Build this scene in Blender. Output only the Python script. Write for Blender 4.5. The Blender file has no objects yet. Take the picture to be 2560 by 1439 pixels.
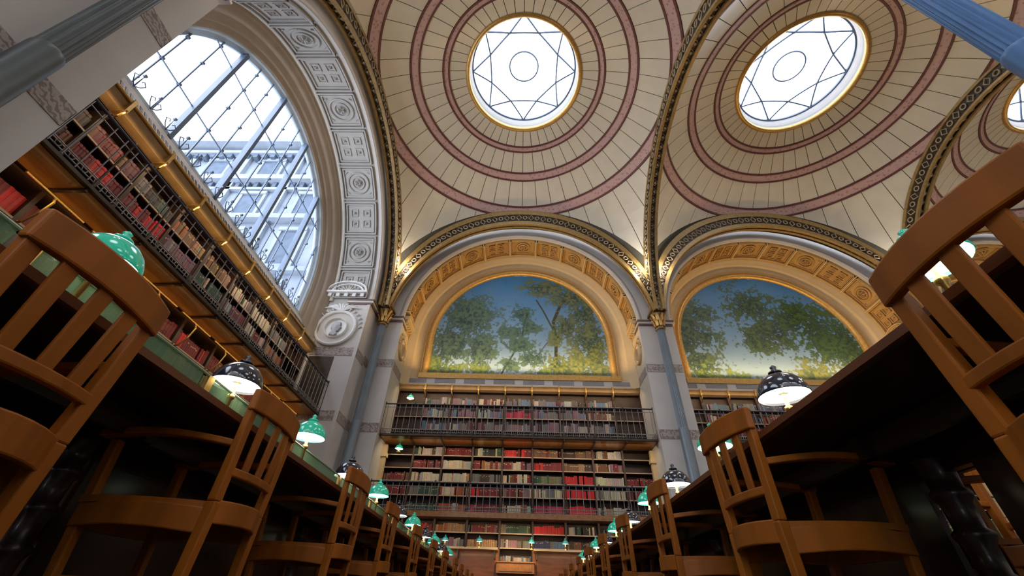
import bpy, bmesh, math, random
import numpy as np
from mathutils import Vector, Matrix
PI = math.pi
random.seed(7); NR = np.random.RandomState(11)
sc = bpy.context.scene
C = sc.collection

# ------------------------------------------------------------------ camera, world, exposure
f_px, pitch, yaw, roll = 1031.29, .668, -.0338, .0347
cam_d = bpy.data.cameras.new('camera'); cam = bpy.data.objects.new('camera', cam_d); C.objects.link(cam)
fw = Vector((math.sin(yaw)*math.cos(pitch), math.cos(yaw)*math.cos(pitch), math.sin(pitch)))
rt = Vector((math.cos(yaw), -math.sin(yaw), 0)); up = rt.cross(fw)
r2 = rt*math.cos(roll)+up*math.sin(roll); u2 = -rt*math.sin(roll)+up*math.cos(roll)
cam.matrix_world = Matrix(((r2.x, u2.x, -fw.x, 0), (r2.y, u2.y, -fw.y, 0), (r2.z, u2.z, -fw.z, 0), (0, 0, 0, 1)))
cam_d.sensor_width = 36; cam_d.lens = 36*f_px/2560; cam_d.clip_start = .02; cam_d.clip_end = 300
sc.camera = cam
sc.view_settings.view_transform = 'Standard'; sc.view_settings.look = 'None'
sc.view_settings.gamma = 1; sc.view_settings.use_curve_mapping = False
sc.view_settings.exposure = 0.32
try:
    sc.cycles.use_denoising = True
    sc.cycles.max_bounces = 7; sc.cycles.diffuse_bounces = 4; sc.cycles.glossy_bounces = 3
    sc.cycles.transparent_max_bounces = 12; sc.cycles.sample_clamp_indirect = 6
except Exception: pass
SKY = 4.6
w = bpy.data.worlds.new('sky'); sc.world = w; w.use_nodes = True
nt = w.node_tree; nt.nodes['Background'].inputs[0].default_value = (.90, .95, 1.06, 1)
nt.nodes['Background'].inputs[1].default_value = SKY

FZ = -.14                      # floor level; the lens is at the origin
XC, YC, W, WY = -.09, 8.26, 11.52, 12.32   # centre and size of the bay overhead
COLX = [XC-W/2+W*k for k in range(4)]; COLY = [YC+WY/2-WY*k for k in range(3)]
DR, DZ = 8.8726, 9.394        # dome sphere
ZGL = 18.52

def light(kind, name, loc, energy, color, size=.2, rot=None, spot=None, size_y=None, portal=False):
    d = bpy.data.lights.new(name, kind); d.energy = energy; d.color = color
    if kind == 'AREA':
        d.size = size
        if size_y: d.shape = 'RECTANGLE'; d.size_y = size_y
        elif portal: d.shape = 'DISK'
        if portal: d.cycles.is_portal = True
    elif kind in ('POINT', 'SPOT'): d.shadow_soft_size = size
    if kind == 'SPOT': d.spot_size = spot; d.spot_blend = .6
    o = bpy.data.objects.new(name, d); o.location = loc
    if rot is not None: o.rotation_euler = rot
    C.objects.link(o); return o
# daylight comes in at the oculi and at the lunette window (portals steer the sampling of the sky)
for i in range(3):
    for j in range(2):
        light('AREA', 'oculus_portal', (XC+W*i, YC-WY*j, ZGL+.75), 1, (1, 1, 1), 4.5, portal=True)
for j in range(2):
    light('AREA', 'lunette_portal', (-8.75, 8.2-WY*j, 11.6), 1, (1, 1, 1), 9.2, rot=(0, -PI/2, 0), size_y=6.0, portal=True).rotation_euler = (0, -PI/2, PI/2)
WARM = (1, .72, .42); GOLD = (1, .62, .24); SOFT = (1, .86, .68)
# floodlights standing on the springers, washing the domes
for i, x in enumerate(COLX[:4]):
    for j, y in enumerate(COLY):
        for sx in ((-1, 1) if 0 < i < 3 else ((1,) if i == 0 else (-1,))):
            for sy in ((-1, 1) if j == 1 else ((-1,) if j == 0 else (1,))):
                light('POINT', 'springer_light', (x+sx*.50, y+sy*.72, 12.2), 62, (1, .85, .66), .06)

# ------------------------------------------------------------------ materials
M = {}
def mat(name, col, rough=.6, metal=0, var=.12, scale=3., bump=0., bscale=20., stretch=None, emis=None, es=0, obj=True, coat=0, vcol=False, ocol=False, spec=None, trans=0):
    m = bpy.data.materials.new(name); m.use_nodes = True; t = m.node_tree; N = t.nodes; L = t.links
    b = N['Principled BSDF']; b.inputs['Roughness'].default_value = rough; b.inputs['Metallic'].default_value = metal
    if coat: b.inputs['Coat Weight'].default_value = coat; b.inputs['Coat Roughness'].default_value = .12
    if spec is not None: b.inputs['Specular IOR Level'].default_value = spec
    if trans: b.inputs['Transmission Weight'].default_value = trans
    tc = N.new('ShaderNodeTexCoord'); mp = N.new('ShaderNodeMapping'); L.new(tc.outputs['Object'], mp.inputs[0])
    if stretch: mp.inputs['Scale'].default_value = stretch
    nz = N.new('ShaderNodeTexNoise'); nz.inputs['Scale'].default_value = scale; nz.inputs['Detail'].default_value = 5
    L.new(mp.outputs[0], nz.inputs['Vector'])
    mr = N.new('ShaderNodeMapRange'); mr.inputs[1].default_value = .3; mr.inputs[2].default_value = .7
    mr.inputs[3].default_value = 1-var; mr.inputs[4].default_value = 1+var; L.new(nz.outputs[0], mr.inputs[0])
    mx = N.new('ShaderNodeVectorMath'); mx.operation = 'SCALE'; L.new(mr.outputs[0], mx.inputs['Scale'])
    if vcol:
        a = N.new('ShaderNodeVertexColor'); a.layer_name = 'Col'; L.new(a.outputs[0], mx.inputs[0])
    elif ocol:
        a = N.new('ShaderNodeObjectInfo'); L.new(a.outputs['Color'], mx.inputs[0])
    else: mx.inputs[0].default_value = col
    L.new(mx.outputs[0], b.inputs['Base Color'])
    if bump:
        n2 = N.new('ShaderNodeTexNoise'); n2.inputs['Scale'].default_value = bscale; L.new(mp.outputs[0], n2.inputs['Vector'])
        bp = N.new('ShaderNodeBump'); bp.inputs['Strength'].default_value = bump; bp.inputs['Distance'].default_value = .02
        L.new(n2.outputs[0], bp.inputs['Height']); L.new(bp.outputs[0], b.inputs['Normal'])
    if emis: b.inputs['Emission Color'].default_value = (*emis, 1); b.inputs['Emission Strength'].default_value = es
    M[name] = m; return m
mat('stone', (.60, .57, .545), .75, var=.05, scale=1.2, bump=.05)
mat('stone_band', (.40, .33, .31), .7, var=.25, scale=14, bump=.1)
mat('stone_dark', (.16, .10, .09), .6, var=.2)
mat('plaster', (.62, .58, .50), .7, var=.04)
mat('relief', (.60, .57, .53), .65, var=.05)
mat('white_relief', (.80, .80, .80), .6, var=.04)
mat('ochre', (.66, .50, .28), .6, var=.04, scale=3)
mat('ochre_deep', (.34, .20, .075), .5, var=.15, scale=5)
mat('gilt', (.62, .38, .12), .38, metal=.55, var=.15, scale=10)
mat('rib_gold', (.34, .225, .085), .42, metal=.25, var=.2, scale=8)
mat('tracery', (.40, .31, .20), .6, var=.2, scale=10)
mat('goldlit_soffit', (.56, .35, .13), .6, var=.05, scale=3)  # gold of the cornice light put into the soffit colour
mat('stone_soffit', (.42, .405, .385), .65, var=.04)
mat('taupe', (.40, .325, .25), .6, var=.06, scale=2)
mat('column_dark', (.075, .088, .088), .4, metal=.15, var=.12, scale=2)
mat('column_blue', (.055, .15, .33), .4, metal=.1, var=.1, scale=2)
mat('rail_slate', (.045, .05, .075), .4, metal=.2, var=.1)
mat('gilt_dark', (.26, .16, .06), .45, metal=.5, var=.3, scale=12)
mat('faience', (.70, .645, .52), .3, var=.045, scale=1.5, coat=.15)
mat('seam', (.10, .095, .075), .7, var=.1)
mat('iron_dark', (.06, .045, .03), .5, metal=.3, var=.3)
mat('iron_grey', (.27, .26, .27), .4, metal=.3, var=.1)
mat('column_paint', (.17, .21, .25), .38, metal=.15, var=.12, scale=2)
mat('band_edge', (.13, .040, .040), .5, var=.35, scale=22)
mat('walnut', (.055, .026, .014), .42, var=.3, scale=3, stretch=(1, 6, 1), coat=.2)
mat('lit_table_edge', (.15, .045, .012), .4, var=.2)  # lit look of the tabletop edge put into a browner colour
mat('table_wood', (.026, .011, .006), .45, var=.3, scale=3, stretch=(8, .6, 8), coat=.3)  # near black, carries the shade under the tabletop in its colour
mat('case_wood', (.050, .024, .014), .5, var=.3, scale=4)
mat('panel_wood', (.25, .075, .014), .4, var=.25, scale=2.5, stretch=(1, 1, 5), coat=.2)
mat('honey_wood', (.33, .135, .032), .35, var=.22, scale=2, stretch=(6, 1, 6), coat=.2)
mat('shelf_edge', (.44, .34, .23), .5, var=.15)
mat('chair_wood', (.30, .088, .008), .45, var=.22, scale=5, stretch=(2, 2, .5), bump=.04, bscale=60, spec=.22)
mat('brass', (.75, .48, .14), .25, metal=.9, var=.08)
mat('green_glass', (.012, .42, .27), .06, var=.05, coat=1., emis=(.01, .42, .27), es=.26)
mat('blue_glass', (.03, .34, .36), .06, var=.05, coat=1., emis=(.03, .34, .33), es=.14)
mat('black_enamel', (.012, .018, .035), .07, var=.05, coat=1.)
mat('pale_green', (.30, .38, .26), .35, var=.15, coat=.2)
mat('lamp_white', (.9, .9, .85), .5, emis=(1, .93, .78), es=6)
mat('bulb', (.9, .9, .85), .5, emis=(1, .85, .6), es=18)
mat('window_frame', (.46, .56, .66), .45, var=.08)
mat('window_bar', (.10, .15, .24), .45, var=.1)
mat('facade', (.21, .25, .31), .9, var=.12, scale=1.5, bump=.1)
mat('facade_dark', (.07, .10, .15), .8, var=.2)
mat('floor_wood', (.040, .020, .012), .35, var=.25, stretch=(1, .2, 1), scale=4)
mat('painting', (1, 1, 1), .6, var=.0, vcol=True)
mat('book_single', (1, 1, 1), .55, var=.22, scale=30, stretch=(1, 1, .3), ocol=True)
mat('book_many', (1, 1, 1), .55, var=.15, scale=20, vcol=True)
mat('paper', (.55, .50, .40), .8, var=.1)
def band_mat():
    m = bpy.data.materials.new('pink_band'); m.use_nodes = True; t = m.node_tree; N = t.nodes; L = t.links
    b = N['Principled BSDF']; b.inputs['Roughness'].default_value = .4
    tc = N.new('ShaderNodeTexCoord'); v = N.new('ShaderNodeTexVoronoi'); v.inputs['Scale'].default_value = 7.5
    L.new(tc.outputs['Object'], v.inputs['Vector'])
    r = N.new('ShaderNodeValToRGB'); r.color_ramp.elements[0].color = (.36, .19, .18, 1); r.color_ramp.elements[1].color = (.56, .37, .345, 1)
    r.color_ramp.elements[0].position = .12; r.color_ramp.elements[1].position = .42
    L.new(v.outputs['Distance'], r.inputs[0]); L.new(r.outputs[0], b.inputs['Base Color']); M['pink_band'] = m
band_mat()
def relief_band():
    m = M['stone_band']; t = m.node_tree; N = t.nodes; L = t.links; b = N['Principled BSDF']
    tc = N['Texture Coordinate']; w_ = N.new('ShaderNodeTexWave'); w_.wave_type = 'RINGS'; w_.inputs['Scale'].default_value = 3.2; w_.inputs['Distortion'].default_value = 9; w_.inputs['Detail'].default_value = 2; w_.inputs['Detail Scale'].default_value = 3
    L.new(tc.outputs['Object'], w_.inputs['Vector']); r = N.new('ShaderNodeValToRGB')
    r.color_ramp.elements[0].color = (.24, .19, .17, 1); r.color_ramp.elements[1].color = (.43, .37, .35, 1); r.color_ramp.elements[0].position = .15; r.color_ramp.elements[1].position = .6
    L.new(w_.outputs['Fac'], r.inputs[0]); L.new(r.outputs[0], b.inputs['Base Color'])
relief_band()
def glass_mat(name='clear_glass', tint=(.95, .97, .98, 1), milky=0):
    m = bpy.data.materials.new(name); m.use_nodes = True; t = m.node_tree; N = t.nodes; L = t.links
    N.remove(N['Principled BSDF']); a = N.new('ShaderNodeBsdfTransparent'); g = N.new('ShaderNodeBsdfGlossy'); mx = N.new('ShaderNodeMixShader')
    a.inputs[0].default_value = tint; g.inputs['Roughness'].default_value = .03; mx.inputs[0].default_value = .05
    nz = N.new('ShaderNodeTexNoise'); nz.inputs['Scale'].default_value = 2
    mr = N.new('ShaderNodeMapRange'); mr.inputs[3].default_value = .02; mr.inputs[4].default_value = .07; L.new(nz.outputs[0], mr.inputs[0]); L.new(mr.outputs[0], mx.inputs[0])
    L.new(a.outputs[0], mx.inputs[1]); L.new(g.outputs[0], mx.inputs[2]); out = mx.outputs[0]
    if milky:
        d = N.new('ShaderNodeBsdfTranslucent'); d.inputs[0].default_value = (.45, .62, .42, 1); m2 = N.new('ShaderNodeMixShader'); m2.inputs[0].default_value = milky
        L.new(out, m2.inputs[1]); L.new(d.outputs[0], m2.inputs[2]); out = m2.outputs[0]
    L.new(out, N['Material Output'].inputs[0]); M[name] = m
glass_mat()
glass_mat('green_screen', (.70, .82, .68, 1), .32)

# ------------------------------------------------------------------ helpers
class MB:
    def __init__(s): s.v = []; s.f = []; s.c = []
    def add(s, vs, fs, col=None):
        n = len(s.v); s.v += [tuple(p) for p in vs]; s.f += [tuple(i+n for i in q) for q in fs]
        if col is not None: s.c += [col]*len(fs)
        return s
    def box(s, x0, x1, y0, y1, z0, z1, T=None, col=None):
        vs = [(x, y, z) for x in (x0, x1) for y in (y0, y1) for z in (z0, z1)]
        if T: vs = [T(*p) for p in vs]
        return s.add(vs, [(0, 1, 3, 2), (4, 6, 7, 5), (0, 4, 5, 1), (2, 3, 7, 6), (0, 2, 6, 4), (1, 5, 7, 3)], col)
    def tube(s, pts, r, n=8, T=None, cap=True, col=None):
        pts = [Vector(p) for p in pts]; vs = []; fs = []
        rs = r if isinstance(r, (list, tuple)) else [r]*len(pts)
        d0 = (pts[1]-pts[0]).normalized(); a = Vector((0, 0, 1)) if abs(d0.z) < .9 else Vector((1, 0, 0))
        side = d0.cross(a).normalized()
        for i, p in enumerate(pts):
            d = (pts[min(i+1, len(pts)-1)]-pts[max(i-1, 0)]).normalized()
            side = (side-d*side.dot(d)).normalized(); o = d.cross(side)
            for k in range(n):
                t = 2*PI*k/n; vs.append(p+(side*math.cos(t)+o*math.sin(t))*rs[i])
        for i in range(len(pts)-1):
            for k in range(n): fs.append((i*n+k, i*n+(k+1) % n, (i+1)*n+(k+1) % n, (i+1)*n+k))
        if cap: fs += [tuple(range(n)), tuple(range((len(pts)-1)*n, len(pts)*n))]
        if T: vs = [T(*p) for p in vs]
        return s.add(vs, fs, col)
    def sweep(s, pts, prof, fn, closed=False, T=None):
        # prof: list of 2D; fn(path point index, prof point) -> 3D
        n = len(prof); vs = [fn(p, q) for p in pts for q in prof]; fs = []
        if T: vs = [T(*v) for v in vs]
        m = len(pts)
        for i in range(m-1 if not closed else m):
            for k in range(n-1):
                j = (i+1) % m; fs.append((i*n+k, i*n+k+1, j*n+k+1, j*n+k))
        return s.add(vs, fs)
    def lathe(s, prof, n=24, T=None, cx=0, cy=0):
        vs = [(cx+r*math.cos(2*PI*k/n), cy+r*math.sin(2*PI*k/n), z) for r, z in prof for k in range(n)]; fs = []
        for i in range(len(prof)-1):
            for k in range(n): fs.append((i*n+k, i*n+(k+1) % n, (i+1)*n+(k+1) % n, (i+1)*n+k))
        if T: vs = [T(*v) for v in vs]
        return s.add(vs, fs)
    def mesh(s, name, m, smooth=False):
        me = bpy.data.meshes.new(name); me.from_pydata(s.v, [], s.f)
        if s.c:
            ca = me.color_attributes.new('Col', 'FLOAT_COLOR', 'CORNER')
            arr = []
            for p, c in zip(me.polygons, s.c): arr += [c[0], c[1], c[2], 1.]*p.loop_total
            ca.data.foreach_set('color', arr)
        me.materials.append(M[m])
        if smooth: me.polygons.foreach_set('use_smooth', [True]*len(me.polygons))
        bm = bmesh.new(); bm.from_mesh(me); bmesh.ops.recalc_face_normals(bm, faces=bm.faces); bm.to_mesh(me); bm.free()
        me.update(); return me
    def obj(s, name, m, parent=None, smooth=False, **k):
        o = link(name, s.mesh(name, m, smooth), parent); tag(o, **k); return o
def link(name, me, parent=None, loc=None, rot=None):
    o = bpy.data.objects.new(name, me); C.objects.link(o)
    if parent is not None: o.parent = parent
    if loc is not None: o.location = loc
    if rot is not None: o.rotation_euler = rot
    return o
def tag(o, label=None, cat=None, group=None, kind=None):
    if label: o['label'] = label
    if cat: o['category'] = cat
    if group: o['group'] = group
    if kind: o['kind'] = kind
    return o
def empty(name, loc=(0, 0, 0), rz=0, **k):
    o = bpy.data.objects.new(name, None); C.objects.link(o); o.location = loc; o.rotation_euler = (0, 0, rz)
    o.empty_display_size = .1; return tag(o, **k)
def copy_tree(o, parent=None):
    c = o.copy(); C.objects.link(c); c.parent = parent
    for ch in KIDS.get(o, []): copy_tree(ch, c)
    return c
KIDS = {}
def collect(root):
    KIDS.clear()
    for o in bpy.data.objects:
        if o.parent: KIDS.setdefault(o.parent, []).append(o)
ORD = ['first', 'second', 'third', 'fourth', 'fifth', 'sixth', 'seventh', 'eighth', 'ninth', 'tenth', 'eleventh', 'twelfth', 'thirteenth', 'fourteenth', 'fifteenth', 'sixteenth', 'seventeenth', 'eighteenth', 'nineteenth', 'twentieth'] + ['last']*20

# ------------------------------------------------------------------ floor and closing walls
MB().box(-9.5, 29, -16.6, 18.2, FZ-.2, FZ).obj('floor', 'floor_wood', kind='structure', label='dark wooden reading room floor', cat='floor')
MB().box(28.7, 29, -16.6, 15, FZ, 19).obj('wall_right', 'stone', kind='structure', label='plain pale stone wall closing the far right of the hall', cat='wall')
MB().box(-6.2, 29, -16.6, -16.3, FZ, 19).obj('wall_back', 'stone', kind='structure', label='plain pale stone wall behind the viewer', cat='wall')

for x0, x1, y0, y1 in ((-6.7, -5.6, -16.6, 15.3), (28.1, 29.1, -16.6, 15.3), (-6.7, 29.1, 14.25, 15.3), (-6.7, 29.1, -16.7, -15.9)):
    MB().box(x0, x1, y0, y1, 16.95, 17.15).obj('light_seal_strip', 'plaster', kind='structure', label='unseen strip added above the arches to seal out light', cat='light seal')  # unseen strips added to stop sky light leaking in above the walls
cw = MB().box(-6.7, -6.2, 14.36, 15.3, FZ, 17).obj('wall_corner', 'stone', kind='structure', label='pale stone corner pier between window wall and end wall', cat='wall')
MB().box(-6.2, -5.87, 14.8, 15.3, FZ, 17).obj('corner_return', 'stone', cw)
for z in (4.96, 7.5): MB().box(-6.19, -5.87, 14.785, 14.8, z, z+.34).obj('stone_band', 'stone_band', cw); MB().box(-6.2, -6.185, 14.36, 14.8, z, z+.34).obj('stone_band', 'stone_band', cw)
for z0, z1, h, mm in ((9.72, 9.80, .05, 'stone_dark'), (9.80, 9.90, .09, 'relief'), (9.90, 9.97, .13, 'stone_dark')): MB().box(-6.2, -6.2+h, 14.36, 14.8, z0, z1).obj('cornice', mm, cw)
# ------------------------------------------------------------------ domes
def sph(r): return DZ+math.sqrt(max(DR*DR-r*r, .01))
NP = 48
def patch(r0, r1, a0, a1, off, nr=5, na=3, lift=.035):
    m = MB(); vs = []
    for i in range(nr+1):
        r = r0+(r1-r0)*i/nr
        for k in range(na+1):
            a = a0+(a1-a0)*k/na; z = sph(r); q = Vector((r*math.cos(a), r*math.sin(a), z-DZ)); q *= (DR-off)/DR
            vs.append((q.x, q.y, q.z+DZ))
    fs = [(i*(na+1)+k, i*(na+1)+k+1, (i+1)*(na+1)+k+1, (i+1)*(na+1)+k) for i in range(nr) for k in range(na)]
    n = len(vs)
    vs += [tuple(Vector((p[0], p[1], p[2]-DZ))*((DR-off+lift)/(DR-off))+Vector((0, 0, DZ))) for p in vs]
    rim = [k for k in range(na+1)]+[i*(na+1)+na for i in range(1, nr+1)]+[nr*(na+1)+k for k in range(na-1, -1, -1)]+[i*(na+1) for i in range(nr-1, 0, -1)]
    fs += [(rim[j], rim[(j+1) % len(rim)], rim[(j+1) % len(rim)]+n, rim[j]+n) for j in range(len(rim))]
    m.add(vs, fs); return m
def clip(m, hx, hy):
    me = bpy.data.meshes.new('t'); me.from_pydata(m.v, [], m.f)
    bm = bmesh.new(); bm.from_mesh(me)
    for co, no in (((hx, 0, 0), (1, 0, 0)), ((-hx, 0, 0), (-1, 0, 0)), ((0, hy, 0), (0, 1, 0)), ((0, -hy, 0), (0, -1, 0))):
        g = bm.verts[:]+bm.edges[:]+bm.faces[:]
        if g: bmesh.ops.bisect_plane(bm, geom=g, dist=1e-5, plane_co=co, plane_no=no, clear_outer=True)
    out = MB(); bm.verts.index_update(); out.v = [tuple(v.co) for v in bm.verts]; out.f = [tuple(v.index for v in f.verts) for f in bm.faces]
    bm.free(); bpy.data.meshes.remove(me); return out
HX, HY = W/2-.06, 5.76
dome_parts = []   # (name, mesh, rot)
shell = MB(); nr, na = 26, 96
prof = [(2.40+(8.9-2.40)*i/nr) for i in range(nr+1)]
sv = [(r*math.cos(2*PI*k/na), r*math.sin(2*PI*k/na), sph(min(r, 8.6))+.005) for r in prof for k in range(na)]
shell.add(sv, [(i*na+k, i*na+(k+1) % na, (i+1)*na+(k+1) % na, (i+1)*na+k) for i in range(nr) for k in range(na)])
shell = clip(shell, W/2+.02, WY/2+.3)
shell_me = shell.mesh('ceiling', 'seam', True)
da = 2*PI/NP
for (r0, r1) in ((2.44, 3.12), (3.42, 4.25), (4.64, 5.62)):
    g = .014/((r0+r1)/2)
    me = patch(r0, r1, g, da-g, .03).mesh('ceiling_panel', 'faience')
    for k in range(NP): dome_parts.append(('ceiling_panel', me, k*da, None))
for k in range(NP):
    g = .014/6.4; mm = clip(patch(6.06, 8.6, k*da+g, (k+1)*da-g, .03, nr=8), HX, HY)
    if len(mm.f) > 2: dome_parts.append(('pendentive_panel', mm.mesh('pendentive_panel', 'faience'), 0, None))
def ringband(r0, r1, off, n=144, hx=None):
    m = MB(); vs = []
    for r, o in ((r0, 0), (r0, off), (r1, off), (r1, 0)):
        for k in range(n):
            a = 2*PI*k/n; q = Vector((r*math.cos(a), r*math.sin(a), sph(r)-DZ))*((DR-o)/DR); vs.append((q.x, q.y, q.z+DZ))
    m.add(vs, [(i*n+k, i*n+(k+1) % n, (i+1)*n+(k+1) % n, (i+1)*n+k) for i in range(3) for k in range(n)])
    return clip(m, HX, HY) if hx else m
for (r0, r1, hx) in ((3.13, 3.41, 0), (4.26, 4.63, 0), (5.63, 6.05, 1)):
    band = ringband(r0+.06, r1-.06, .04, hx=hx).mesh('ring_band', 'pink_band')
    e1 = ringband(r0, r0+.065, .06, hx=hx).mesh('ring_edge', 'band_edge'); e2 = ringband(r1-.065, r1, .06, hx=hx).mesh('ring_edge', 'band_edge')
    dome_parts.append(('ring_band', band, 0, (e1, e2)))
rim_me = MB().lathe([(2.30, sph(2.4)+.05), (2.30, sph(2.4)-.10), (2.36, sph(2.4)-.13), (2.46, sph(2.4)-.09), (2.48, sph(2.4)+.02)], 64).mesh('oculus_rim', 'gilt', True)
drum_me = MB().lathe([(2.33, sph(2.4)-.05), (2.33, 18.10), (2.29, 18.12), (2.29, 18.24), (2.26, 18.26), (2.26, 18.40), (2.24, 18.42), (2.24, 18.5), (2.3, 18.54), (2.6, 18.56)], 64).mesh('oculus_drum', 'white_relief', True)
dk_me = MB().lathe([(2.18, 18.46), (2.18, 18.55), (2.26, 18.57), (2.26, 18.45), (2.18, 18.46)], 64).mesh('oculus_ring', 'window_bar', True)
RG = 2.22
def gz(r): return ZGL+.5*(1-(r/RG)**2)
def gp(r, a): return (r*math.cos(a), r*math.sin(a), gz(r))
V8 = [(RG, PI/4*k+PI/2) for k in range(8)]; I8 = [(RG*.70, PI/4*(k+.5)+PI/2) for k in range(8)]
def bar(pa, pb, n=4, r=.036):
    P = []
    for i in range(n+1):
        t = i/n; x = pa[0]*math.cos(pa[1])*(1-t)+pb[0]*math.cos(pb[1])*t; y = pa[0]*math.sin(pa[1])*(1-t)+pb[0]*math.sin(pb[1])*t
        P.append((x, y, gz(math.hypot(x, y))-.02))
    return MB().tube(P, r, 5)
bars = []
for k in range(8):
    bars.append(bar(V8[k], I8[k]).mesh('glazing_bar', 'window_bar')); bars.append(bar(I8[k], V8[(k+1) % 8]).mesh('glazing_bar', 'window_bar'))
    bars.append(bar(I8[k], I8[(k+1) % 8]).mesh('glazing_bar', 'window_bar'))
ringm = MB().tube([gp(.627, 2*PI*k/40) for k in range(41)], .034, 5, cap=False).mesh('glazing_ring', 'window_bar')
knot = MB().lathe([(0, -.05), (.045, -.02), (.05, .01), (0, .05)], 8).mesh('bar_knot', 'window_bar')
def pane(pts2):
    m = MB(); c = (sum(p[0] for p in pts2)/len(pts2), sum(p[1] for p in pts2)/len(pts2))
    n = len(pts2); vs = [(x, y, gz(math.hypot(x, y))) for x, y in pts2]+[(c[0], c[1], gz(math.hypot(*c)))]
    m.add(vs, [(i, (i+1) % n, n) for i in range(n)]); return m.mesh('glass_pane', 'clear_glass')
xy = lambda p: (p[0]*math.cos(p[1]), p[0]*math.sin(p[1]))
arcp = lambda r, a0, a1, n: [(r*math.cos(a0+(a1-a0)*i/n), r*math.sin(a0+(a1-a0)*i/n)) for i in range(n+1)]
panes = [pane(arcp(.62, 0, 2*PI, 24)[:-1])]
for k in range(8):
    a0 = I8[k][1]; a1 = a0+PI/4
    panes.append(pane([xy(V8[k]), xy(I8[k]), xy(I8[k-1])]))
    panes.append(pane([xy(I8[k])]+arcp(RG, V8[k][1], V8[k][1]+PI/4, 6)))
    panes.append(pane(arcp(.634, a0, a1, 5)+[xy((RG*.70, a1)), xy((RG*.70, a0))]))
wn = 2
bayname = {(0, 0): 'beside the big lunette window', (1, 0): 'second from the lunette window', (2, 0): 'third from the lunette window'}
for j in range(2):
    for i in range(3):
        loc = (XC+W*i, YC-WY*j, 0)
        where = bayname.get((i, 0)) if j == 0 else ['behind the viewer near the window wall', 'behind the viewer in the middle', 'behind the viewer far from the window'][i]
        root = link('ceiling', shell_me, None, loc); tag(root, 'cream tiled dome with pink rings, '+where, 'dome', kind='structure')
        for nm, me, a, ed in dome_parts:
            o = link(nm, me, root, rot=(0, 0, a) if a else None)
            if ed:
                for e in ed: link('ring_edge', e, o)
        wd = link('window_%d' % wn, drum_me, None, loc); wn += 1
        tag(wd, 'round white-rimmed glass oculus in the dome '+where, 'skylight', kind='structure')
        link('oculus_rim', rim_me, wd); link('oculus_ring', dk_me, wd)
        for b in bars: link('glazing_bar', b, wd)
        link('glazing_ring', ringm, wd)
        for k in range(8):
            p = xy(I8[k]); link('bar_knot', knot, wd, (p[0], p[1], gz(RG*.7)-.03))
        for p in panes: link('glass_pane', p, wd)

# ------------------------------------------------------------------ iron arch ribs
def rib(kind, cx, cy, half, rad, label, wd=.52, dpt=.69, eo=.14, ei=.10):
    # kind 'x': arch spans along X (plane Y=cy); 'y': spans along Y (plane X=cx)
    def P(a, r, t):
        if kind == 'x': r = rad+.17-(rad+.17-r)*(.42+.58*math.sin(a)**.8 if 0 < a < PI-1e-6 else .42)
        rx = half*(1+(r-rad)/rad)
        q = rx*math.cos(a); z = 10+r*math.sin(a)
        return (cx+q, cy+t, z) if kind == 'x' else (cx+t, cy+q, z)
    N = 64; A = [PI*i/N for i in range(N+1)]
    ri, ro = rad+.17-dpt, rad+.17
    root = MB()
    hw = wd/2
    root.sweep(A, [(ri+.16, -hw+.05), (ri+.16, hw-.05)], lambda a, q: P(a, q[0], q[1]))          # soffit web
    root.sweep(A, [(ri+.10, -hw+.06), (ro-.06, -hw+.06)], lambda a, q: P(a, q[0], q[1]))
    root.sweep(A, [(ri+.10, hw-.06), (ro-.06, hw-.06)], lambda a, q: P(a, q[0], q[1]))
    o = root.obj('trim_arch', 'iron_dark', kind='structure', label=label, cat='arch rib')
    for s in (-1, 1):
        m = MB()
        for (r0, r1) in ((ri, ri+ei), (ro-eo, ro)):
            pr = [(r0, s*hw), (r0, s*(hw-.11)), (r1, s*(hw-.11)), (r1, s*hw), (r0, s*hw)]
            m.sweep(A, pr, lambda a, q: P(a, q[0], q[1]))
        m.obj('gilt_edge', 'rib_gold', o)
        # pierced ornament on the flank
        q = MB(); n = 56
        for k in range(n):
            a0 = PI*(k+.12)/n; a1 = PI*(k+.88)/n; am = (a0+a1)/2; r0, r1 = ri+ei+.05, ro-eo-.05; rm = (r0+r1)/2
            if k % 2:
                pts = [(am+.017*math.cos(t), rm+(r1-r0)*.32*math.sin(t)) for t in [2*PI*i/8 for i in range(9)]]
            else:
                pts = [(a0, rm), (am, r1), (a1, rm), (am, r0), (a0, rm)]
            q.tube([P(a, r, s*(hw+.0)) for a, r in pts], .026, 4, cap=False)
        q.obj('scroll_tracery', 'tracery', o, kind='stuff')
    q = MB(); n = 48
    for k in range(n):
        a0 = PI*(k+.15)/n; a1 = PI*(k+.85)/n; am = (a0+a1)/2
        pts = [(a0, 0), (am, .13), (a1, 0), (am, -.13), (a0, 0)]
        q.tube([P(a, ri+.15, t) for a, t in pts], .022, 4, cap=False)
        c = P(am, ri+.12, 0); q.box(c[0]-.035, c[0]+.035, c[1]-.035, c[1]+.035, c[2]-.035, c[2]+.035)
    q.obj('underside_tracery', 'tracery', o, kind='stuff')
    return o
sideof = ['against the window wall', 'between the first and second domes', 'between the second and third domes', 'beyond the third dome']
for j in range(2):
    for i in range(4):
        rib('y', COLX[i], YC-WY*j, 6.16, 6.12, 'gilt and dark iron lattice arch '+sideof[i]+(' overhead' if j == 0 else ' behind the viewer'), .42)
for j in range(3):
    for i in range(3):
        rib('x', XC+W*i, COLY[j]-(.27 if j == 0 else 0), 5.76, 5.91, 'gilt and dark iron lattice arch spanning '+['in front of the painted end wall', 'across the room overhead', 'at the back of the room'][j]+', '+['first bay', 'second bay', 'third bay'][i], .30 if j == 0 else .84, 1.0, .30, .22)

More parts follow.
